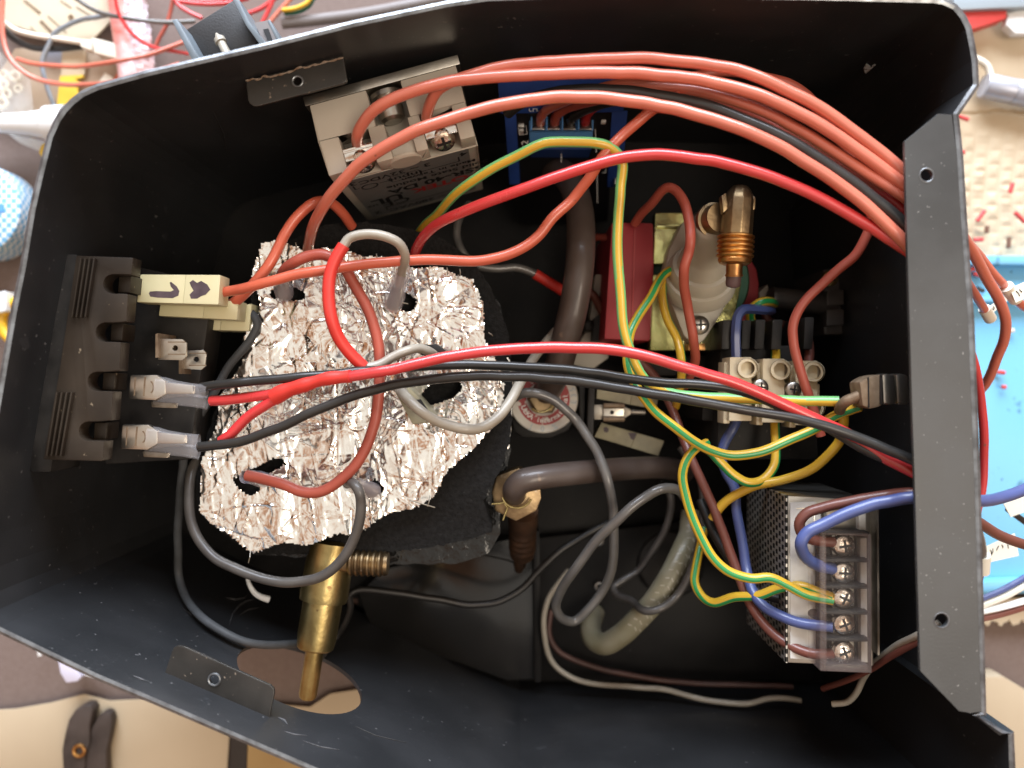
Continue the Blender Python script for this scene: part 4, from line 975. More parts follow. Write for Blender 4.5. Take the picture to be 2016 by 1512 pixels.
# ================================================================== WIRES
G1 = 'coral wires arching to the right flange'
wire('coral_wire', 'uppermost coral wire in the arch, from right relay screw', 'coral', 11.5, [(842, 245, 214), (840, 230, 211), (846, 205, 207), (860, 180, 204), (885, 162, 202), (942, 143, 200), (1020, 127, 199), (1100, 121, 198), (1274, 115, 197), (1412, 130, 196), (1482, 148), (1586, 195), (1655, 240), (1725, 294), (1785, 345, 194), (1830, 392, 195)], G1)
wire('coral_wire', 'second coral wire in the arch, from left relay screw', 'coral', 12, [(704, 285, 214), (703, 268, 209), (713, 245, 206), (740, 214, 203), (803, 183, 201), (872, 163, 199.5), (942, 154, 199), (1080, 146, 198), (1239, 144, 197), (1378, 157), (1447, 173), (1517, 197), (1620, 249), (1690, 297), (1785, 368, 194), (1830, 405, 195)], G1)
wire('coral_wire', 'lowest coral wire of the arch, rising from behind foil', 'coral', 12, [(606, 492, 232), (609, 476, 228), (616, 447, 221), (636, 407, 213), (664, 369, 208), (716, 317, 203), (803, 265, 199.5), (907, 227, 197.5), (1011, 202, 196.5), (1115, 191, 196), (1204, 195), (1308, 210), (1412, 238), (1517, 280), (1621, 342), (1708, 408), (1790, 487, 194), (1830, 525, 195)], G1)
wire('black_wire', 'black wire inside the coral arch with pale blue highlight', 'black_wire', 12, [(1000, 222, 214), (1022, 205, 209), (1063, 190, 205), (1110, 180, 203), (1169, 177, 202), (1274, 186, 201), (1378, 205), (1447, 229), (1551, 277), (1656, 344), (1742, 409), (1790, 450, 194.5), (1830, 482, 195)], 'black wires')
wire('coral_wire', 'coral wire from leftmost blue terminal into the arch', 'coral', 10.5, [(1064, 244, 246), (1066, 228, 241), (1080, 214, 236), (1110, 200, 228), (1150, 184, 218), (1221, 168, 209), (1343, 174, 204), (1447, 198, 201), (1551, 243), (1656, 307), (1780, 388, 195), (1830, 424, 196)], G1)
wire('coral_wire', 'coral wire from second blue terminal running deeper in the arch', 'brick_and_shaded_coral', 10.5, [(1092, 244, 246), (1095, 229, 242), (1110, 216, 238), (1145, 204, 231), (1200, 192, 220), (1290, 186, 212), (1380, 196, 208), (1447, 212), (1551, 263), (1656, 328), (1780, 405, 198), (1830, 440, 198)], G1)
wire('black_wire', 'short dark wire from third blue terminal under the arch', 'black_wire', 10.5, [(1123, 244, 246), (1127, 232, 242), (1142, 221, 238), (1168, 209, 232), (1215, 198, 224), (1290, 205, 216), (1380, 228, 211)], 'black wires')
wire('red_wire', 'dark red wire from fourth blue terminal under the arch', 'crimson', 10.5, [(1152, 244, 246), (1155, 228, 242), (1168, 212, 238), (1215, 196, 228), (1300, 198, 216), (1420, 220, 210), (1524, 254, 206), (1586, 277), (1656, 322), (1725, 372), (1790, 424, 197), (1830, 456, 198)], 'red wires')
wire('coral_wire', 'thin coral wire leaving the arch down to cream terminal strip', 'brick_and_shaded_coral', 9.5, [(1360, 152, 212), (1420, 141, 213), (1482, 148, 213), (1551, 164), (1593, 192), (1614, 225), (1655, 275), (1690, 345, 212), (1710, 395), (1716, 430, 212), (1708, 460), (1686, 500, 214), (1654, 529), (1615, 563, 217), (1580, 600), (1562, 638), (1562, 669, 219), (1570, 709), (1583, 751), (1596, 791), (1609, 831), (1616, 858, 222)], G1)
wire('red_wire', 'bright red wire climbing from foam edge across to right flange', 'bright_red', 11, [(815, 508, 234), (820, 490, 230), (834, 466, 224), (866, 438, 217), (925, 411, 210), (1011, 379, 205), (1098, 348, 202), (1185, 320, 200), (1274, 304, 199), (1378, 313), (1482, 336), (1586, 377), (1690, 432), (1790, 496, 196), (1830, 524, 197)], 'red wires')
EG = 'yellow and green earth wires'; E = ['earth_yellow', 'earth_green']; EP = ['earth_yellow', 'pale_green']
wire('earth_wire', 'long earth wire from relay down past red coil to flag connector', EP, 10, [(822, 462, 244), (840, 440, 234), (859, 424, 228), (893, 386, 219), (942, 348, 212), (1011, 310, 208), (1060, 285, 206), (1082, 279), (1168, 282, 205), (1202, 291), (1223, 315, 206), (1222, 372, 208), (1216, 477), (1220, 560, 211), (1228, 645), (1238, 685, 213), (1254, 722), (1275, 752, 215), (1315, 772), (1370, 781, 215), (1456, 785), (1562, 789, 214), (1652, 790, 210)], EG, stripe=(lambda t: 285 if t < .36 else 80+60*(t-.36), 52))
wire('earth_wire', 'earth wire from pump body looping right to flag connector', E, 9.5, [(1318, 533, 238), (1308, 540, 236), (1296, 556, 233), (1280, 588, 229), (1256, 624), (1242, 654, 224), (1237, 690), (1236, 715, 222), (1246, 748, 221), (1268, 782, 219), (1291, 811), (1331, 845, 217), (1372, 873), (1404, 888, 216), (1443, 896), (1495, 890), (1562, 863, 216), (1606, 843), (1640, 820, 214), (1694, 800, 210)], EG, stripe=(8, 22))
wire('earth_wire', 'dirty yellow earth wire falling from pump body behind red wire', E, 8.5, [(1312, 540, 241), (1304, 556, 240), (1304, 587), (1315, 632, 236), (1333, 669), (1341, 706, 232), (1341, 738), (1337, 772, 238), (1330, 800, 248)], EG, stripe=(-70, 20))
wire('earth_wire', 'earth wire curving down to middle screw of power supply', E, 9.5, [(1392, 872, 222), (1371, 882, 220), (1351, 906, 219), (1343, 936, 218), (1351, 981), (1371, 1037, 216), (1398, 1088), (1434, 1124, 214), (1478, 1139), (1515, 1137, 213), (1550, 1152), (1590, 1172, 212), (1640, 1182, 211)], EG, stripe=(5, 22))
wire('earth_wire', 'lower earth wire with a sharp bend reaching the power supply', E, 9, [(1386, 1040, 250), (1376, 1090, 246), (1367, 1144, 240), (1383, 1175), (1406, 1187, 232), (1446, 1176), (1493, 1172, 222), (1534, 1158), (1574, 1154, 215), (1612, 1166), (1640, 1176, 211)], EG, stripe=(18, 24))
wire('earth_wire', 'plain yellow side of earth wire sweeping below terminal strip', 'earth_yellow', 9.5, [(1652, 800, 211), (1660, 818, 214), (1660, 840), (1654, 866, 221), (1634, 893), (1602, 921), (1542, 944, 228), (1481, 958), (1432, 985), (1412, 1006), (1402, 1022, 236)], EG)
wire('earth_wire', 'earth wire hooking under the middle pole of terminal strip', E, 9, [(1525, 822, 236), (1526, 846, 234), (1527, 880), (1524, 918, 231), (1502, 944), (1474, 950, 229), (1445, 936), (1418, 910), (1398, 888, 229), (1380, 876, 232)], EG, stripe=(-50, 30))
wire('orange_wire', 'orange wire from topmost cream housing rising to the arch', 'orange_red', 10.5, [(425, 577, 219), (440, 575, 218), (480, 568, 215), (529, 555, 213), (574, 542), (643, 531, 212), (730, 520), (817, 512, 213), (903, 513), (956, 511), (1008, 498, 212), (1060, 464), (1090, 427), (1129, 390, 211), (1164, 344, 208), (1185, 310, 206), (1220, 272, 206), (1256, 240), (1291, 212, 204), (1340, 190, 203)], 'orange wires on the foil')
wire('orange_wire', 'orange wire from second cream housing looping up behind foil', 'orange_red', 10.5, [(448, 604, 226), (466, 592, 223), (496, 562, 220), (529, 523, 219), (562, 460), (590, 420), (621, 398, 222), (649, 400), (674, 420), (693, 446, 236)], 'orange wires on the foil')
wire('orange_wire', 'brick orange wire bowing right across foil between two boots', 'brick_and_shaded_coral', 11, [(554, 542, 224), (562, 530, 219), (581, 516, 216), (612, 504), (643, 503, 215), (671, 520), (695, 555), (719, 600), (737, 645, 217), (747, 690), (748, 742, 217), (744, 795), (736, 840), (719, 884), (692, 925, 218), (657, 955), (625, 969, 219), (591, 968), (552, 953, 221), (515, 942), (486, 936, 224)], 'orange wires on the foil')
def fused(name, label, pts, i0, i1, m1, r1, r2, mcover='shrink_red'):
    f = fill_d(pts); rm = mmr(r1, sum(p[2] for p in f)/len(f)); root = B().tube(smooth_path(f), rm, 14).build(name, m1, None, smooth=50)
    tag(root, label, 'wire', 'wires inside the machine')
    B().tube(smooth_path(f[i0:i1]), mmr(r2, f[i0][2]), 16).build('heat_shrink', mcover, root, smooth=50)
fused('sleeved_wire', 'grey wire hooped over foil with thick red heat shrink bow', [(786, 560, 221), (793, 530, 215), (798, 506, 210), (786, 480, 207), (756, 465, 206), (719, 461), (688, 469, 206), (677, 483, 206), (661, 510), (650, 541, 206), (647, 583), (653, 628, 206), (668, 667), (692, 699), (716, 722, 210), (747, 718), (775, 702), (803, 690, 212), (827, 686), (850, 695, 217), (862, 706, 224)], 7, 15, 'beige_wire', 9.5, 12.5)
fused('sleeved_wire', 'grey wire behind boiler ending in red sleeve at brown hose', [(924, 402, 262), (910, 418, 258), (900, 445, 254), (900, 470), (911, 497, 252), (935, 521), (977, 529, 254), (1018, 527), (1053, 539, 256), (1081, 556), (1114, 577, 258)], 8, 11, 'grey_wire', 8, 10.5)
wire('beige_wire', 'pale grey wire sagging from ceramic clip over foil to hose', 'beige_wire', 10, [(780, 762, 228), (788, 766, 222), (799, 781, 217), (827, 808, 214), (865, 830), (914, 844, 214), (949, 843), (980, 823), (1004, 791, 221), (1025, 751, 226), (1049, 708, 236), (1070, 680), (1094, 652, 250)], 'grey wires')
wire('red_wire', 'bright red wire from Y joint crossing whole case over foil', 'bright_red', 11, [(660, 745, 206), (690, 741, 204.5), (747, 732, 203), (817, 716), (886, 702), (956, 692, 201), (1025, 687), (1106, 684, 200), (1185, 686), (1238, 694), (1304, 710), (1357, 726, 200), (1429, 748), (1509, 779, 201), (1575, 811), (1628, 834), (1680, 860, 203.5), (1740, 900, 202), (1805, 934, 199), (1850, 956, 198)], 'red wires')
def yjoint():
    root = thing('wire_joint', 'red heat shrink Y joint with two red tails on foil', 'wire joint', P(590, 770, 214), None)
    q = B(); q.tube(smooth_path(fill_d([(540, 782, 210), (560, 771, 209), (594, 760, 207.5), (643, 746, 206), (690, 741, 204.5)])), 1.85, 18, r_of=lambda t: 2.25-.55*min(1, t*2.0)+.12*math.sin(t*19)); q.build('heat_shrink', 'shrink_red', root)
    for pts in ([(416, 789, 214), (440, 788, 213), (497, 781, 211.5), (550, 774, 209.5)], [(436, 868, 214), (452, 857, 213), (487, 822, 212), (520, 800), (552, 780, 209.5)]):
        q = B(); q.tube(smooth_path(fill_d(pts)), 1.42, 14); q.build('tail_wire', 'bright_red', root)
yjoint()
wire('black_wire', 'upper black wire from spade connector, partly under the red wire', 'black_wire', 9.5, [(396, 763, 213), (420, 759, 212), (463, 754, 210), (504, 749), (608, 741, 209), (702, 731), (760, 727), (817, 722, 208), (903, 718), (990, 721, 206), (1079, 725), (1159, 733), (1238, 746, 205), (1317, 754), (1400, 758), (1469, 772, 205.5), (1540, 803), (1628, 842, 205.5), (1700, 884), (1810, 931, 200), (1850, 950, 200)], 'black wires')
wire('black_wire', 'lower black wire from spade connector, arching below the red wire', 'black_wire', 10, [(392, 880, 213), (420, 877, 212), (469, 870, 210), (539, 846), (608, 815, 207.5), (678, 785), (747, 764, 206), (834, 748), (921, 741), (1025, 742, 203.5), (1100, 747), (1159, 754), (1238, 767, 202.5), (1317, 780), (1400, 795), (1456, 805), (1562, 823, 201.5), (1628, 840), (1694, 863, 200), (1747, 885), (1810, 912, 196.5), (1850, 930, 197)], 'black wires')
GW = 'grey wires'
wire('grey_wire', 'slate grey wire dropping along left edge of foil to the valve', 'shaded_slate_wire', 8, [(488, 612, 233), (500, 622, 231), (506, 639), (497, 662), (470, 698), (447, 727), (427, 764, 231), (404, 801), (380, 840), (364, 880, 234), (359, 925), (355, 961, 240), (351, 1021), (350, 1082, 248), (352, 1135), (366, 1178), (397, 1216, 254), (437, 1242), (478, 1262, 256), (526, 1270), (600, 1266, 258)], GW)
wire('grey_wire', 'dark grey wire from lower boot looping left under the foil', 'dark_grey_wire', 10, [(684, 952, 223), (694, 951, 218), (706, 965, 216), (711, 988, 217), (708, 1025), (694, 1068, 220), (671, 1104), (635, 1133, 222), (579, 1146), (526, 1141), (466, 1120, 226), (421, 1097), (389, 1058, 230), (374, 1013), (373, 961, 234), (380, 920), (402, 888, 240)], GW)
wire('grey_wire', 'grey wire from dial looping twice with pale blue highlight', 'grey_wire', 9.5, [(1014, 782, 244), (1030, 774, 241), (1053, 774, 240), (1087, 786), (1114, 807), (1135, 828, 243), (1158, 862), (1176, 890), (1196, 945, 238), (1208, 1009), (1209, 1068, 245), (1202, 1128), (1184, 1167, 254), (1156, 1203), (1129, 1224, 255), (1105, 1217), (1095, 1195, 250), (1105, 1163), (1133, 1120, 240), (1172, 1068), (1220, 1021, 232), (1267, 981), (1303, 962, 232), (1335, 965, 236), (1352, 985, 246)], GW)
wire('thin_wire', 'thin black wire running from hose tangle to brass valve stem', 'thin_black', 7, [(1305, 945, 276), (1228, 1009, 270), (1168, 1044), (1109, 1080, 266), (1069, 1116), (1025, 1160, 264), (982, 1184), (929, 1191, 262), (857, 1179), (778, 1167, 258), (705, 1161), (688, 1172, 256), (690, 1195), (679, 1227), (655, 1263), (636, 1288, 262)], 'thin dark wires')
wire('thin_wire', 'thin dark wire winding around the translucent braided hose', 'dark_grey_wire', 7.5, [(1312, 960, 268), (1320, 975, 266), (1321, 1001), (1307, 1048, 270), (1283, 1088), (1256, 1124, 274), (1224, 1143), (1208, 1156, 272), (1216, 1171), (1244, 1183, 264), (1267, 1202, 256), (1295, 1200, 254), (1331, 1175, 256), (1355, 1136), (1375, 1072, 256), (1384, 1009), (1380, 949, 252), (1362, 915), (1340, 880, 256)], 'thin dark wires')
wire('thin_wire', 'thin pale grey wire trailing along the bottom to bare end', 'beige_wire', 5.5, [(1120, 1122, 280), (1098, 1150, 280), (1081, 1175), (1071, 1215), (1073, 1259, 282), (1085, 1298), (1117, 1330), (1168, 1346, 284), (1248, 1352), (1307, 1358), (1387, 1377, 278), (1466, 1386), (1514, 1376), (1550, 1375), (1577, 1379, 274)], 'thin dark wires')
wire('thin_wire', 'thin dark brown wire trailing along the bottom beside pale one', 'dark_brown_wire', 5.5, [(1085, 1200, 284), (1081, 1247, 284), (1097, 1279), (1129, 1298), (1188, 1318, 286), (1267, 1334), (1347, 1344), (1466, 1348, 284), (1560, 1352, 284)], 'thin dark wires')
wire('brown_wire', 'long brown wire from hose past terminal strip to lowest screw', 'brown_wire', 9, [(1118, 580, 262), (1150, 570, 264), (1167, 580, 264), (1185, 614, 262), (1214, 650, 258), (1254, 704, 252), (1292, 745), (1318, 793, 248), (1338, 845), (1358, 897, 240), (1382, 949), (1402, 993), (1426, 1056, 232), (1450, 1120), (1474, 1183, 226), (1505, 1229), (1545, 1265), (1580, 1282, 215), (1612, 1288), (1646, 1285, 211)], 'brown and blue mains wires')
wire('blue_wire', 'blue wire from terminal strip down to fourth power supply screw', 'blue_wire', 10, [(1452, 822, 238), (1444, 842, 237), (1427, 872), (1420, 900, 238), (1430, 930), (1446, 961), (1450, 1009, 234), (1462, 1072), (1470, 1120, 228), (1482, 1165), (1505, 1195), (1545, 1215, 216), (1582, 1228), (1640, 1234, 211)], 'brown and blue mains wires')
wire('black_wire', 'short black wire between earth and blue wires into power supply', 'thin_black', 9, [(1378, 985, 244), (1400, 1042, 240), (1424, 1082), (1453, 1127, 232), (1489, 1163), (1542, 1184, 222), (1582, 1200), (1640, 1222, 212)], 'black wires')
wire('blue_wire', 'blue mains wire curling from top of power supply under flange', 'blue_wire', 12, [(1640, 1120, 211), (1611, 1113, 209), (1584, 1094, 206), (1576, 1070, 204), (1588, 1050), (1623, 1032, 203), (1683, 1004), (1744, 987, 200), (1810, 979, 197), (1870, 982, 199), (1922, 986, 204), (1967, 981, 210), (2016, 963, 214), (2070, 935, 218)], 'brown and blue mains wires')
wire('brown_wire', 'brown mains wire curling from top screw of power supply', 'brown_wire', 10.5, [(1645, 1068, 211), (1600, 1062, 210), (1579, 1050, 209), (1574, 1030), (1588, 1012, 208), (1623, 1000), (1683, 986), (1744, 975, 203), (1805, 972, 199), (1870, 1000, 199), (1922, 1026, 204), (1967, 1052, 210), (2016, 1071, 214), (2070, 1085, 216)], 'brown and blue mains wires')
wire('blue_wire', 'short blue wire bent over into first pole of terminal strip', 'blue_wire', 9.5, [(1520, 612, 252), (1508, 610, 244), (1482, 608, 240), (1462, 610, 238), (1452, 622), (1449, 648, 236), (1449, 680), (1450, 712, 236)], 'brown and blue mains wires')
wire('earth_wire', 'short earth wire bent over into second pole of terminal strip', E, 9, [(1524, 598, 252), (1516, 594, 246), (1498, 595, 243), (1481, 608, 244), (1477, 626, 246), (1488, 645), (1511, 658, 246), (1525, 682), (1527, 715, 238)], EG, stripe=(lambda t: 0 if t < .45 else 100, 34))
wire('brown_wire', 'short brown wire bent into third pole of terminal strip', 'brown_wire', 9, [(1506, 610, 262), (1512, 632, 262), (1540, 640, 258), (1572, 646, 250), (1589, 666, 244), (1593, 690), (1592, 718, 238)], 'brown and blue mains wires')
wire('coral_wire', 'coral wire kinked up from red coil across the nylon nozzle', 'brick_and_shaded_coral', 9.5, [(1250, 440, 244), (1262, 422, 240), (1282, 402, 234), (1304, 375, 228), (1316, 369, 226), (1330, 374), (1346, 396, 222), (1355, 431), (1360, 472, 217), (1357, 498), (1347, 528, 219), (1346, 558), (1353, 597, 226), (1360, 633), (1365, 670, 230), (1368, 712), (1356, 745, 240), (1345, 765, 250)], G1)
wire('coral_wire', 'stub of coral wire between brown hose and red coil', 'brick_and_shaded_coral', 7, [(1150, 468, 268), (1172, 467, 262), (1206, 467, 258)], G1)
wire('thin_wire', 'short pale wire bent to bare end below power supply', 'beige_wire', 6.5, [(1850, 1226, 200), (1809, 1249, 203), (1764, 1272, 212), (1722, 1306, 222), (1700, 1334, 230), (1684, 1366), (1667, 1382), (1638, 1386, 236)], 'thin dark wires')
wire('brown_wire', 'short brown wire slipping under flange at lower power supply corner', 'brown_wire', 6.5, [(1850, 1242, 200), (1809, 1262, 204), (1744, 1299, 216), (1714, 1319, 224), (1660, 1342, 236), (1620, 1356, 244)], 'brown and blue mains wires')
tag(B().tube(smooth_path([(487, 1140, 252), (492, 1153, 251), (502, 1168, 251), (516, 1176, 251), (529, 1180, 252)]), .9, 10, r_of=lambda t: .55+.55*t).build('plastic_sliver', 'white_plastic'), 'curved white plastic sliver on black wall left of brass valve', 'plastic scrap')

# ================================================================== OUTSIDE THE CASE
def out_bracket():
    root = thing('plastic_bracket', 'black U shaped bracket with pale pin standing behind top rim', 'bracket', P(440, 70, 232))
    q = B(); q.slab([(360, 62), (462, -2), (510, 76), (500, 92), (386, 122)], 212, 216); q.build('plate', 'bracket_black', root, bevel=.4)
    for nm, p in (('side_cheek', [(338, 40), (348, 36), (384, 100), (398, 122), (380, 122)]), ('side_cheek', [(455, -6), (468, -6), (490, 42), (532, 94), (516, 94), (484, 50)]), ('side_cheek', [(525, 40), (531, 37), (555, 84), (548, 86)])):
        q = B(); q.slab(p, 203, 216); q.build(nm, 'bracket_edge', root, bevel=.3)
    q = B(); q.slab([(500, 45), (526, 40), (550, 86), (524, 92)], 213, 216); q.slab([(518, 58), (528, 56), (538, 84), (530, 86)], 212.6, 213.2, 1); q.build('slotted_ear', ['grey_strap', 'ink'], root)
    q = B(); q.lathe(P(426, 66, 210), P(450, 112, 208), [(0, .3), (.2, 1.0), (.25, 1.5), (.4, 1.5), (.42, 1.1), (1, 1.2)], 14); q.build('pin', 'beige_wire', root)
out_bracket()
def sheet(name, label, cat, poly, d, th, m, bev=.15, group=None):
    q = B(); q.slab(poly, d, d+th); return tag(q.build(name, m, bevel=bev), label, cat, group)
BD = 311.
# paper and wood at the bottom
sheet('paper_sheet', 'cream paper sheet on brown table below the case', 'paper', [(-80, 1402), (30, 1396), (100, 1384), (165, 1367), (215, 1380), (300, 1376), (440, 1380), (610, 1392), (650, 1366), (740, 1352), (740, 1440), (452, 1440), (444, 1560), (-80, 1560)], 309.0, .6, 'paper')
sheet('wooden_strip', 'tan wooden strip beside dark gap at the bottom edge', 'wood', [(488, 1442), (700, 1442), (700, 1560), (484, 1560)], 306, 5, 'wood_tan', .6)
sheet('dark_gap_strip', 'dark strip standing for the shaded gap between cream paper and tan wooden strip', 'gap strip', [(454, 1445), (488, 1445), (484, 1560), (448, 1560)], 307, 3, 'gap_shade', .4)  # dark slab added where the gap is only in shade
def pliers():
    root = thing('pliers', 'dark brown pliers with copper pivot lying on cream paper', 'pliers', P(165, 1460, 308.8))
    q = B(); q.slab([(118, 1570), (123, 1512), (121, 1477), (127, 1445), (134, 1418), (148, 1397), (166, 1388), (178, 1389), (183, 1398), (176, 1430), (177, 1462), (168, 1490), (164, 1570)], 303, 308.5); q.build('jaw', 'pliers_dark', root, bevel=1.2)
    q = B(); q.slab([(176, 1456), (180, 1434), (192, 1410), (207, 1400), (218, 1406), (221, 1420), (216, 1450), (209, 1480), (212, 1570), (160, 1570), (166, 1492)], 304, 308.5); q.build('jaw', 'pliers_dark', root, bevel=1.2)
    q = B(); q.torus(P(156, 1478, 302.6), UPZ, 2.0, .7, 28, 8); q.build('pivot', 'copper_brass', root)
pliers()
WP = 'white plastic scraps'
sheet('plastic_piece', 'larger pale lilac plastic block by lower left rim', 'plastic piece', [(112, 1290), (148, 1310), (160, 1333), (152, 1342), (130, 1345), (118, 1325)], 302, 7, 'lilac_plastic', .6, WP)
sheet('plastic_piece', 'flat white plastic tongue partly under lower left rim', 'plastic piece', [(148, 1312), (195, 1332), (180, 1334), (160, 1328)], 305, 3, 'white_plastic', .4, WP)
sheet('plastic_piece', 'tiny white plastic fleck on brown cloth', 'plastic piece', [(73, 1279), (80, 1279), (81, 1292), (74, 1293)], 307, 1.5, 'white_plastic', .2, WP)
# upper left clutter
def card():
    root = thing('printed_card', 'beige printed card with brown bars at upper left corner', 'card', P(110, 30, 309))
    q = B(); q.slab([(8, -40), (205, -40), (226, 32), (172, 88), (112, 76), (6, 44)], 307.5, 308.5); q.build('sheet', 'card_cream', root)
    for p in ([(45, 0), (50, 0), (80, 23), (77, 27)], [(77, 42), (82, 39), (108, 66), (102, 68)], [(94, 30), (130, 62), (129, 63), (93, 31)], [(150, 12), (180, 30), (179, 31), (149, 13)], [(120, 0), (140, 14), (139, 15), (118, 0)], [(60, 52), (88, 80), (87, 81), (59, 53)]):
        q = B(); q.slab(p, 307.2, 308); q.build('printed_bar', 'oxide_brown', root)
    q = B(); q.lathe(P(140, 34, 308), P(140, 34, 307), [(0, 1), (1, 1)], 16); q.build('printed_dot', 'oxide_brown', root)
card()
sheet('tan_card', 'tan cardboard scraps lying beneath thin coral wires', 'cardboard', [(30, 95), (245, 90), (262, 175), (150, 210), (20, 232), (-40, 200)], 309.2, .8, 'tan_strip')
wire('black_cable', 'black cable curving under the cream plug', 'thin_black', 6, [(6, 46, 306), (16, 66, 305), (34, 80), (62, 93), (110, 96), (160, 92, 305)], None, 'cable')
def usb():
    root = thing('cable_plug', 'cream cable with moulded rectangular plug on the table', 'cable', P(150, 90, 308))
    q = B(); q.tube(smooth_path(fill_d([(4, 42, 303), (30, 59, 303), (70, 70, 303), (110, 76, 303), (150, 82, 303), (182, 86, 303)])), 1.0, 12); q.build('cord', 'cable_white', root)
    q = B(); q.slab([(179, 72), (232, 86), (232, 116), (184, 104)], 300, 306); q.build('plug', 'cable_white', root, bevel=.7)
    q = B(); q.slab([(156, 76), (181, 78), (181, 100), (158, 92)], 301, 305); q.build('strain_relief', 'cable_white', root, bevel=.5)
usb()
def film_roll():
    root = thing('film_roll', 'pink roll wrapped in shiny clear film on the table', 'plastic roll', P(255, 60, 309))
    q = B(); q.lathe(P(230, -60, 303.5), P(266, 176, 303.5), [(0, 4.6), (.3, 4.9), (.6, 5.1), (1, 5.2)], 36); q.build('core', 'pink_roll', root)
    q = B(); n = 36
    for i in range(30):
        for j in range(9):
            def f(i, j):
                t = i/30; g = math.radians(-35+j*17); c = P(252, -60, 303.5)*(1-t)+P(288, 176, 303.5)*t; r = 4.6+.55*math.sin(i*2.1+j*1.3)*math.cos(j*2.7-i)
                return c+Vector((math.cos(g)*r, .1*r, math.sin(g)*r))
            q.face([f(i, j), f(i+1, j), f(i+1, j+1), f(i, j+1)])
    q.build('clear_wrap', 'lilac_film', root, smooth=25)
film_roll()
GL = 'thin wires on the table'
wire('table_wire', 'blue grey wire snaking down to white nozzle', 'blue_grey_wire', 4.6, [(222, 27, 301), (195, 33, 302), (160, 39), (128, 52), (106, 68), (95, 92), (86, 112), (84, 130), (88, 152), (98, 186), (109, 214, 304)], GL)
wire('table_wire', 'dark grey wire crossing pink roll to the bracket', 'grey_wire', 4.6, [(146, -6, 298), (176, 14), (205, 27), (240, 34, 294), (280, 40), (330, 44), (384, 42, 298)], GL)
wire('table_wire', 'long coral wire looping along upper left edge', 'coral', 4.6, [(6, -10, 300), (4, 40), (7, 80), (16, 108), (32, 130), (60, 150), (96, 162), (150, 167, 298), (210, 164), (260, 156), (310, 141, 298), (354, 126)], GL)
wire('table_wire', 'short coral wire passing over tan card and pink roll', 'coral', 4.4, [(34, 116, 301), (60, 124), (110, 130), (165, 130), (225, 121, 294), (290, 109), (330, 95), (372, 78, 298)], GL)
wire('table_wire', 'red wire lying down the length of pink roll', 'bright_red', 3.8, [(226, -8, 292), (232, 20), (240, 38), (256, 62), (280, 82), (310, 95), (345, 101), (372, 106, 300)], GL)
wire('table_wire', 'brown wire hanging beside the black bracket', 'brick_and_shaded_coral', 3.8, [(342, -6, 302), (334, 30), (325, 55), (313, 76), (305, 96, 304)], GL)
for i, (lb, m, pts) in enumerate((('thick red wire bending to bracket top', 'bright_red', [(340, -8), (352, 10), (372, 24), (398, 36)]),
                                  ('straight red wire level along the top edge', 'bright_red', [(346, 2), (400, 8), (450, 6), (490, -4)]),
                                  ('red wire slanting up right of bracket', 'bright_red', [(488, 27), (515, 16), (545, -6)]),
                                  ('steep red wire beside slotted bracket ear', 'bright_red', [(516, 46), (528, 22), (540, -6)]),
                                  ('coral wire slanting behind slotted bracket ear', 'coral', [(528, 48), (548, 24), (575, -6)]),
                                  ('red wire higher on the top edge', 'bright_red', [(352, -2), (420, 2), (475, -8)]))):
    wire('table_wire', lb, m, 4.4, [(x, y, 300) for x, y in pts], GL)
wire('table_wire', 'yellow wire at top edge next to green one', 'yellow_plastic', 4.4, [(556, 20, 300), (580, 17, 300), (604, 6, 300), (614, -8, 300)], GL)
wire('table_wire', 'green wire at top edge below yellow one', 'pump_green', 4.2, [(560, 27, 302), (585, 24, 302), (608, 12, 302), (620, -8, 302)], GL)
wire('strap', 'grey strap lying along table behind top rim', 'grey_strap', 11, [(556, 46, 304), (620, 40, 304), (700, 30, 304), (800, 12, 304), (900, -10, 304)], None, 'strap')
sheet('yellow_tag', 'torn yellow tag with ragged side by upper left rim', 'tag', [(118, 150), (163, 147), (164, 152), (147, 155), (160, 163), (153, 166), (152, 178), (156, 181), (155, 205), (112, 206)], 306, 1, 'tag_yellow', 0)
sheet('tan_strip', 'light tan strip joined above the yellow tag', 'strip', [(122, 102), (170, 98), (166, 147), (120, 149)], 307, .8, 'card_board', 0)
sheet('grey_card', 'small grey card left of the tan strip', 'card', [(90, 100), (122, 100), (120, 124), (90, 122)], 307.4, .8, 'grey_metal', 0)
sheet('orange_card', 'orange red card corner beneath the pink roll', 'card', [(238, 128), (262, 176), (214, 176)], 307.6, .6, 'orange_card', 0)
sheet('white_card', 'small off white card touching the upper left rim', 'card', [(207, 143), (222, 152), (212, 180), (176, 190)], 306.6, .8, 'tag_paper', 0)
q = B(); q.lathe(P(-60, 242, 299), P(134, 246, 299), [(0, 3.0), (.3, 3.3), (.6, 4.2), (.78, 5.4), (.8, 6.6), (1, 7.2)], 36); tag(q.build('nozzle', 'white_plastic'), 'white tapered plastic nozzle poking from the left edge', 'nozzle')
q = B()
for i in range(8):
    for j in range(6):
        f = lambda i, j: P(-20+i*10+j*2, 84+j*22+i*9, 303+1.2*math.sin(i*1.7+j*2.3))
        q.face([f(i, j), f(i+1, j), f(i+1, j+1), f(i, j+1)])
o = q.build('clear_bag', 'bag_film', smooth=60); tag(o, 'clear plastic bag over beige rings at left edge', 'bag')
RG = 'beige rings in the bag'
ringpos = ((8, 168, 12), (31, 151, 13), (36, 175, 10), (14, 185, 11), (4, 203, 14), (6, 148, 11))
rlab = ('beige ring in the bag, middle one at picture edge', 'beige ring in the bag, top right of the cluster', 'smallest beige ring nearest the yellow tag', 'beige ring in the bag, centre of the cluster', 'large beige ring, lowest, just above white nozzle', 'beige ring in the bag, topmost at picture edge')
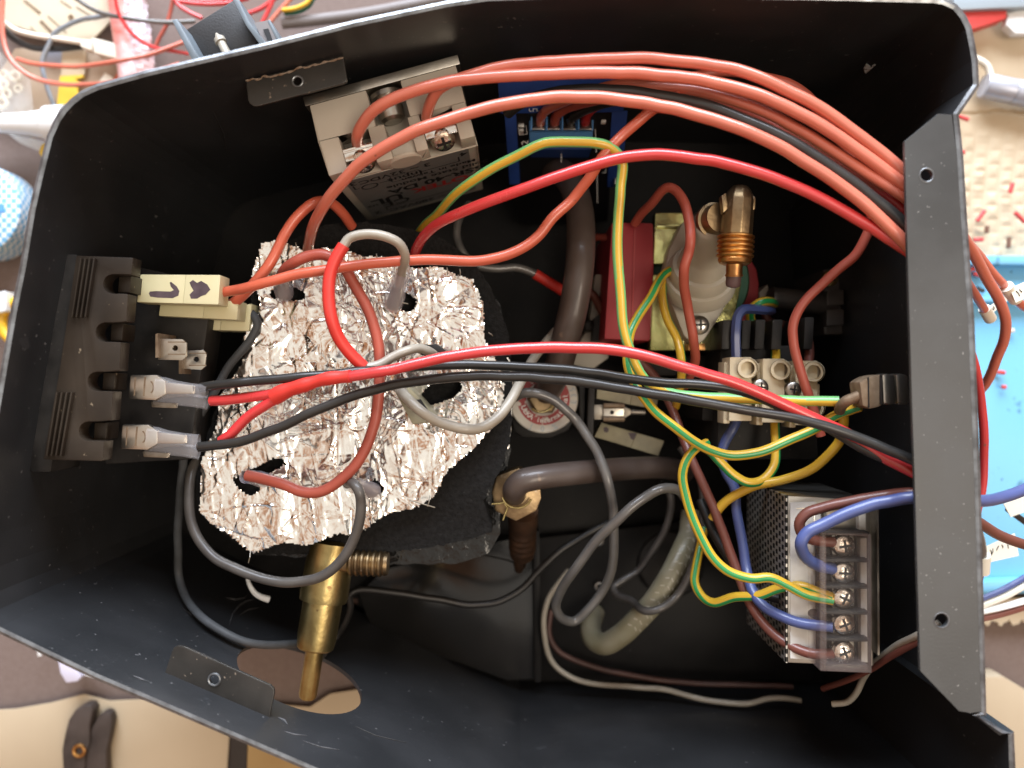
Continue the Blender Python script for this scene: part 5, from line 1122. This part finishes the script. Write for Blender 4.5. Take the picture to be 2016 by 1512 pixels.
for (x, y, r), lb in zip(ringpos, rlab):
    q = B(); R = mmr(r, 306); q.torus(P(x, y, 306), UPZ, R*.68, R*.32, 24, 8); tag(q.build('nylon_ring', 'ring_beige'), lb, 'ring', RG)
sheet('yellow_lump', 'small pale yellow lump beside left rim corner', 'foam scrap', [(75, 300), (80, 284), (100, 278), (104, 296), (96, 308), (80, 308)], 302, 6, 'tag_yellow', 1.2)
q = B(); q.slab([(14, 262), (98, 280), (84, 300), (40, 282)], 306, 307); tag(q.build('film_scrap', 'bag_film'), 'scrap of clear film under the white nozzle', 'film')
q = B(); c = P(-54, 410, 296); q.lathe(c-UPZ*14, c, [(0, 17.5), (.9, 17.5), (.97, 17.2), (1, 16.4)], 56)
tn = tag(q.build('checked_cup', 'checked_tin'), 'round blue and white checked tin at left edge', 'tin')
q = B(); q.slab([(-14, 400), (8, 402), (8, 416), (-14, 422)], 295.7, 296.5); q.build('blue_patch', 'blue_plastic', tn)
q = B(); q.torus(P(46, 634, 304), UPZ, 8.2, 1.9, 44, 12); tag(q.build('tape_roll', 'yellow_plastic'), 'yellow ring peeking out from the left rim', 'ring')
q = B(); q.slab([(-20, 578), (10, 572), (12, 612), (-20, 620)], 300, 307); tag(q.build('plastic_block', 'white_plastic', bevel=.6), 'white plastic block beside the yellow ring', 'plastic block')

# right side: embossed board, tray, offcuts
def embossed():
    q = B(); D = 307.; x0, x1, y0, y1 = 1800, 2120, -30, 512; st = 2.6
    nx, ny = int((x1-x0)/st), int((y1-y0)/st)
    for j in range(ny+1):
        for i in range(nx+1):
            x, y = x0+i*st, y0+j*st; p = P(x, y, D)
            u, v = (x+6*math.sin(y*.02))/27., y/27.
            amp = min(1, max(0, (y-205)/60.))*(.3+.7*min(1, max(0, (y-250)/90)))
            a = abs((u % 1)-.5)*2; b_ = abs(((v+.5*(int(math.floor(u)) % 2)) % 1)-.5)*2
            h = (.75+.3*math.sin(math.floor(u)*2.3+math.floor(v)*1.7))*amp*math.cos(min(1, max(a, b_*.9))*1.57)
            h += .25*math.sin(x*.05+y*.03)*math.sin(y*.045)
            if abs(y-(221+2*math.sin(x*.06))) < 2.4: h -= .8
            q.v.append(Vector((p.x, p.y, p.z+h)))
    for j in range(ny):
        for i in range(nx):
            a = j*(nx+1)+i; q.f.append((a, a+nx+1, a+nx+2, a+1)); q.m.append(0)
    o = q.build('embossed_board', 'card_board', smooth=60); tag(o, 'cream embossed board with dimpled lower half behind right rim', 'board')
embossed()
def tray():
    root = thing('blue_tray', 'light blue plastic tray with ridged far rim right of flange', 'tray', P(1980, 840, 309))
    q = B(); q.slab([(1780, 590), (2130, 585), (2130, 1164), (1780, 1178)], 305, 308); q.build('base', 'sky_tray', root, bevel=.6)
    q = B(); q.slab([(1780, 503), (2130, 503), (2130, 522), (1780, 520)], 297, 308); q.build('rim', 'sky_tray', root, bevel=1.0)
    q = B(); q.slab([(1780, 520), (2130, 522), (2130, 586), (1780, 591)], [303.5]*2+[301.5]*2, 308); q.build('trough', 'sky_tray', root, bevel=.4)
    q = B(); q.slab([(1780, 585), (2130, 580), (2130, 592), (1780, 598)], 299.5, 308); q.build('rim', 'sky_tray', root, bevel=1.0)
    q = B(); q.slab([(1780, 1150), (2130, 1138), (2130, 1160), (1780, 1172)], 300, 308); q.build('rim', 'sky_tray', root, bevel=1.0)
tray()
OC = 'red wire offcuts on the right'
for (x, y, an, L, m, d, lb) in ((1896, 232, -.35, 11, 'offcut_red', 303, 'red offcut nearest the crack in embossed board'), (1892, 300, 0, 7, 'offcut_red', 303, 'red offcut half hidden by flange edge on the board'),
                                (1991, 370, 1.3, 10, 'offcut_red', 302, 'upright red offcut, highest far out on dimpled board'), (1931, 425, .95, 13, 'offcut_red', 302, 'slanting red offcut among dimples near the flange'),
                                (2008, 428, -.8, 14, 'offcut_red', 302, 'slanting red offcut at right picture edge'), (1926, 472, .05, 9, 'offcut_red', 302, 'level red offcut just above blue tray rim'),
                                (1943, 452, 1.5, 7, 'offcut_brown', 302, 'small brown offcut between two red ones'), (1986, 478, 1.5, 11, 'offcut_brown', 302, 'larger brown offcut above tray rim'),
                                (1969, 733, -.1, 9, 'offcut_red', 303, 'level red offcut lying in blue tray'), (1976, 762, 0, 4, 'offcut_red', 303, 'tiny red offcut lowest in blue tray'),
                                (1991, 651, .2, 5, 'cable_white', 303, 'small pale offcut inside the coral wire loop'), (1912, 530, .3, 10, 'offcut_red', 300, 'red offcut left in the tray trough'),
                                (1926, 541, -.3, 10, 'offcut_red', 300, 'red offcut right in the tray trough'), (1930, 570, -.5, 8, 'black_wire', 300, 'dark offcut in the tray trough')):
    q = B(); c = P(x, y, d); e = Vector((math.cos(an), math.sin(an), 0))*mmr(L, d); q.lathe(c-e, c+e, [(0, mmr(4.2, d)), (1, mmr(4.2, d))], 12)
    tag(q.build('wire_offcut', m, bevel=.12), lb, 'offcut', OC)
sheet('red_tool', 'red plastic tool end at the upper right corner', 'tool', [(1880, 30), (1900, 22), (1984, 20), (1982, 36), (1940, 50), (1896, 62)], 299, 6, 'red_plastic', .8)
sheet('slate_bar', 'slate grey blue bar along the upper right edge', 'bar', [(1876, -30), (2060, -40), (2060, 12), (1960, 16), (1878, 20)], 297, 5, 'slate', .8)
sheet('white_wrap', 'crumpled white wrap by right picture edge', 'wrapper', [(1986, 24), (2010, 18), (2060, 20), (2060, 64), (2000, 66), (1980, 48)], 300, 4, 'white_plastic', 1.0)
def probe():
    root = thing('metal_cylinder', 'grey metal cylinder with flat cream cable at right edge', 'connector', P(1980, 180, 306))
    q = B(); q.lathe(P(1936, 168, 300), P(1992, 180, 300), [(0, 4.2), (.04, 4.5), (1, 4.5)], 32); q.lathe(P(1993, 180, 300), P(2090, 200, 300), [(0, 4.4), (.02, 4.6), (1, 4.6)], 32); q.build('barrel', 'grey_metal', root)
    q = B(); q.tube(smooth_path(fill_d([(1905, 112, 300), (1928, 119, 299), (1944, 132, 299), (1950, 150, 299)])), 1.3, 12); q.build('cable', 'cable_white', root)
probe()
GR = 'wires leaving the case on the right'
wire('outer_wire', 'coral wire arching over blue tray, widest loop', 'coral', 10, [(1860, 420, 200), (1896, 468, 208), (1919, 503), (1942, 549, 218), (1966, 590), (1980, 630, 226), (1977, 668), (1962, 707, 236), (1939, 757), (1905, 792, 250)], GR)
wire('outer_wire', 'coral wire slanting to white flag label at right edge', 'coral', 9, [(1880, 452, 210), (1925, 500, 222), (1952, 536), (1985, 570, 232), (2016, 604), (2060, 620, 240)], GR)
wire('outer_wire', 'short coral wire ending at small cream collar', 'coral', 8.5, [(1880, 510, 214), (1901, 550, 226), (1922, 583), (1942, 616, 238), (1948, 626, 240)], GR)
wire('outer_wire', 'dark red wire running down along the flange', 'bright_red', 8.5, [(1880, 600, 210), (1907, 682, 222), (1920, 726), (1930, 782, 230), (1936, 846), (1937, 905, 236), (1931, 975), (1915, 1030, 240)], GR)
def flag(label, poly, d, collar, writing=True):
    root = thing('wire_tag', label, 'label tag', P(poly[0][0], poly[0][1], d+1), 'paper tags on the outer wires')
    q = B(); q.slab(poly, d, d+.3); q.build('paper_flag', 'tag_paper', root, smooth=0)
    if collar:
        q = B(); q.lathe(P(*collar[0]), P(*collar[1]), [(0, collar[2]), (1, collar[2])], 18); q.build('collar', 'tag_paper', root)
    if writing:
        (x0, y0), (x1, y1) = poly[0], poly[1]; (x3, y3) = poly[-1]; q = B()
        for i in (0, 1, 3, 4, 6):
            t = .12+.1*i; a = (x0+(x1-x0)*t+(x3-x0)*.3, y0+(y1-y0)*t+(y3-y0)*.3); t2 = t+random.choice((-.08, .03, .12)); v2 = random.uniform(.5, .75); e = (x0+(x1-x0)*t2+(x3-x0)*v2, y0+(y1-y0)*t2+(y3-y0)*v2)
            q.tube([P(*a, d-.1), P((a[0]+e[0])/2+random.uniform(-2, 3), (a[1]+e[1])/2, d-.1), P(*e, d-.1)], .13, 5)
        q.build('handwriting', 'ink', root)
flag('white paper flag wrapped around slanting coral wire', [(1988, 568), (2060, 536), (2060, 566), (2000, 596)], 229, ((1981, 564, 230), (2001, 590, 233), 1.9))
flag('narrow cream flag behind the short coral wire', [(1944, 606), (1985, 578), (1988, 588), (1952, 618)], 241, ((1938, 608, 237), (1950, 628, 240), 1.7))
flag('cream handwritten flag hanging by grey cable at tray edge', [(1942, 1076), (1998, 1050), (2006, 1094), (1944, 1108)], 246, ((1932, 1092, 244), (1930, 1126, 246), 2.6))
flag('white folded flag on black wire below blue wire', [(1976, 992), (2040, 968), (2040, 1000), (1990, 1018)], 246, None, False)
wire('outer_wire', 'black wire emerging from white folded flag', 'black_wire', 6, [(1984, 1002, 248), (2002, 1016), (2030, 1036, 250)], GR)
wire('outer_wire', 'thick grey cable bulging behind flange with cream wrap', 'grey_wire', 13, [(1905, 1020, 232), (1922, 1052, 238), (1929, 1095, 244), (1922, 1135, 248), (1905, 1165, 250)], GR)
for lb, m, r, a, c in (('navy blue wire above the white pair', 'blue_wire', 6, (1900, 1192), (2060, 1114)), ('upper white wire of the pair leaving flange', 'cable_white', 7, (1900, 1206), (2060, 1130)),
                       ('lower pale grey wire of the pair leaving flange', 'white_plastic', 7, (1900, 1210), (2060, 1168)), ('maroon wire lowest among wires leaving flange', 'brown_wire', 6.5, (1900, 1224), (2060, 1182))):
    wire('outer_wire', lb, m, r, [(*a, 250), ((a[0]+c[0])/2, (a[1]+c[1])/2+4, 252), (*c, 256)], GR)
q = B()
top = [(1880+i*4, 1226+5*math.sin(i*.9)+(2 if i % 3 else -2)) for i in range(46)]
q.slab([(1880, 1180)]+[(2064, 1176)]+list(reversed(top)), 307, 309); tag(q.build('corrugated_scrap', 'card_board', bevel=0), 'cardboard scrap with wavy torn edge below blue tray', 'cardboard')
sheet('cream_box', 'cream cardboard box corner at the lower right', 'box', [(1880, 1334), (1976, 1332), (2120, 1420), (2120, 1600), (1880, 1600)], 300, 9, 'paper', .5)
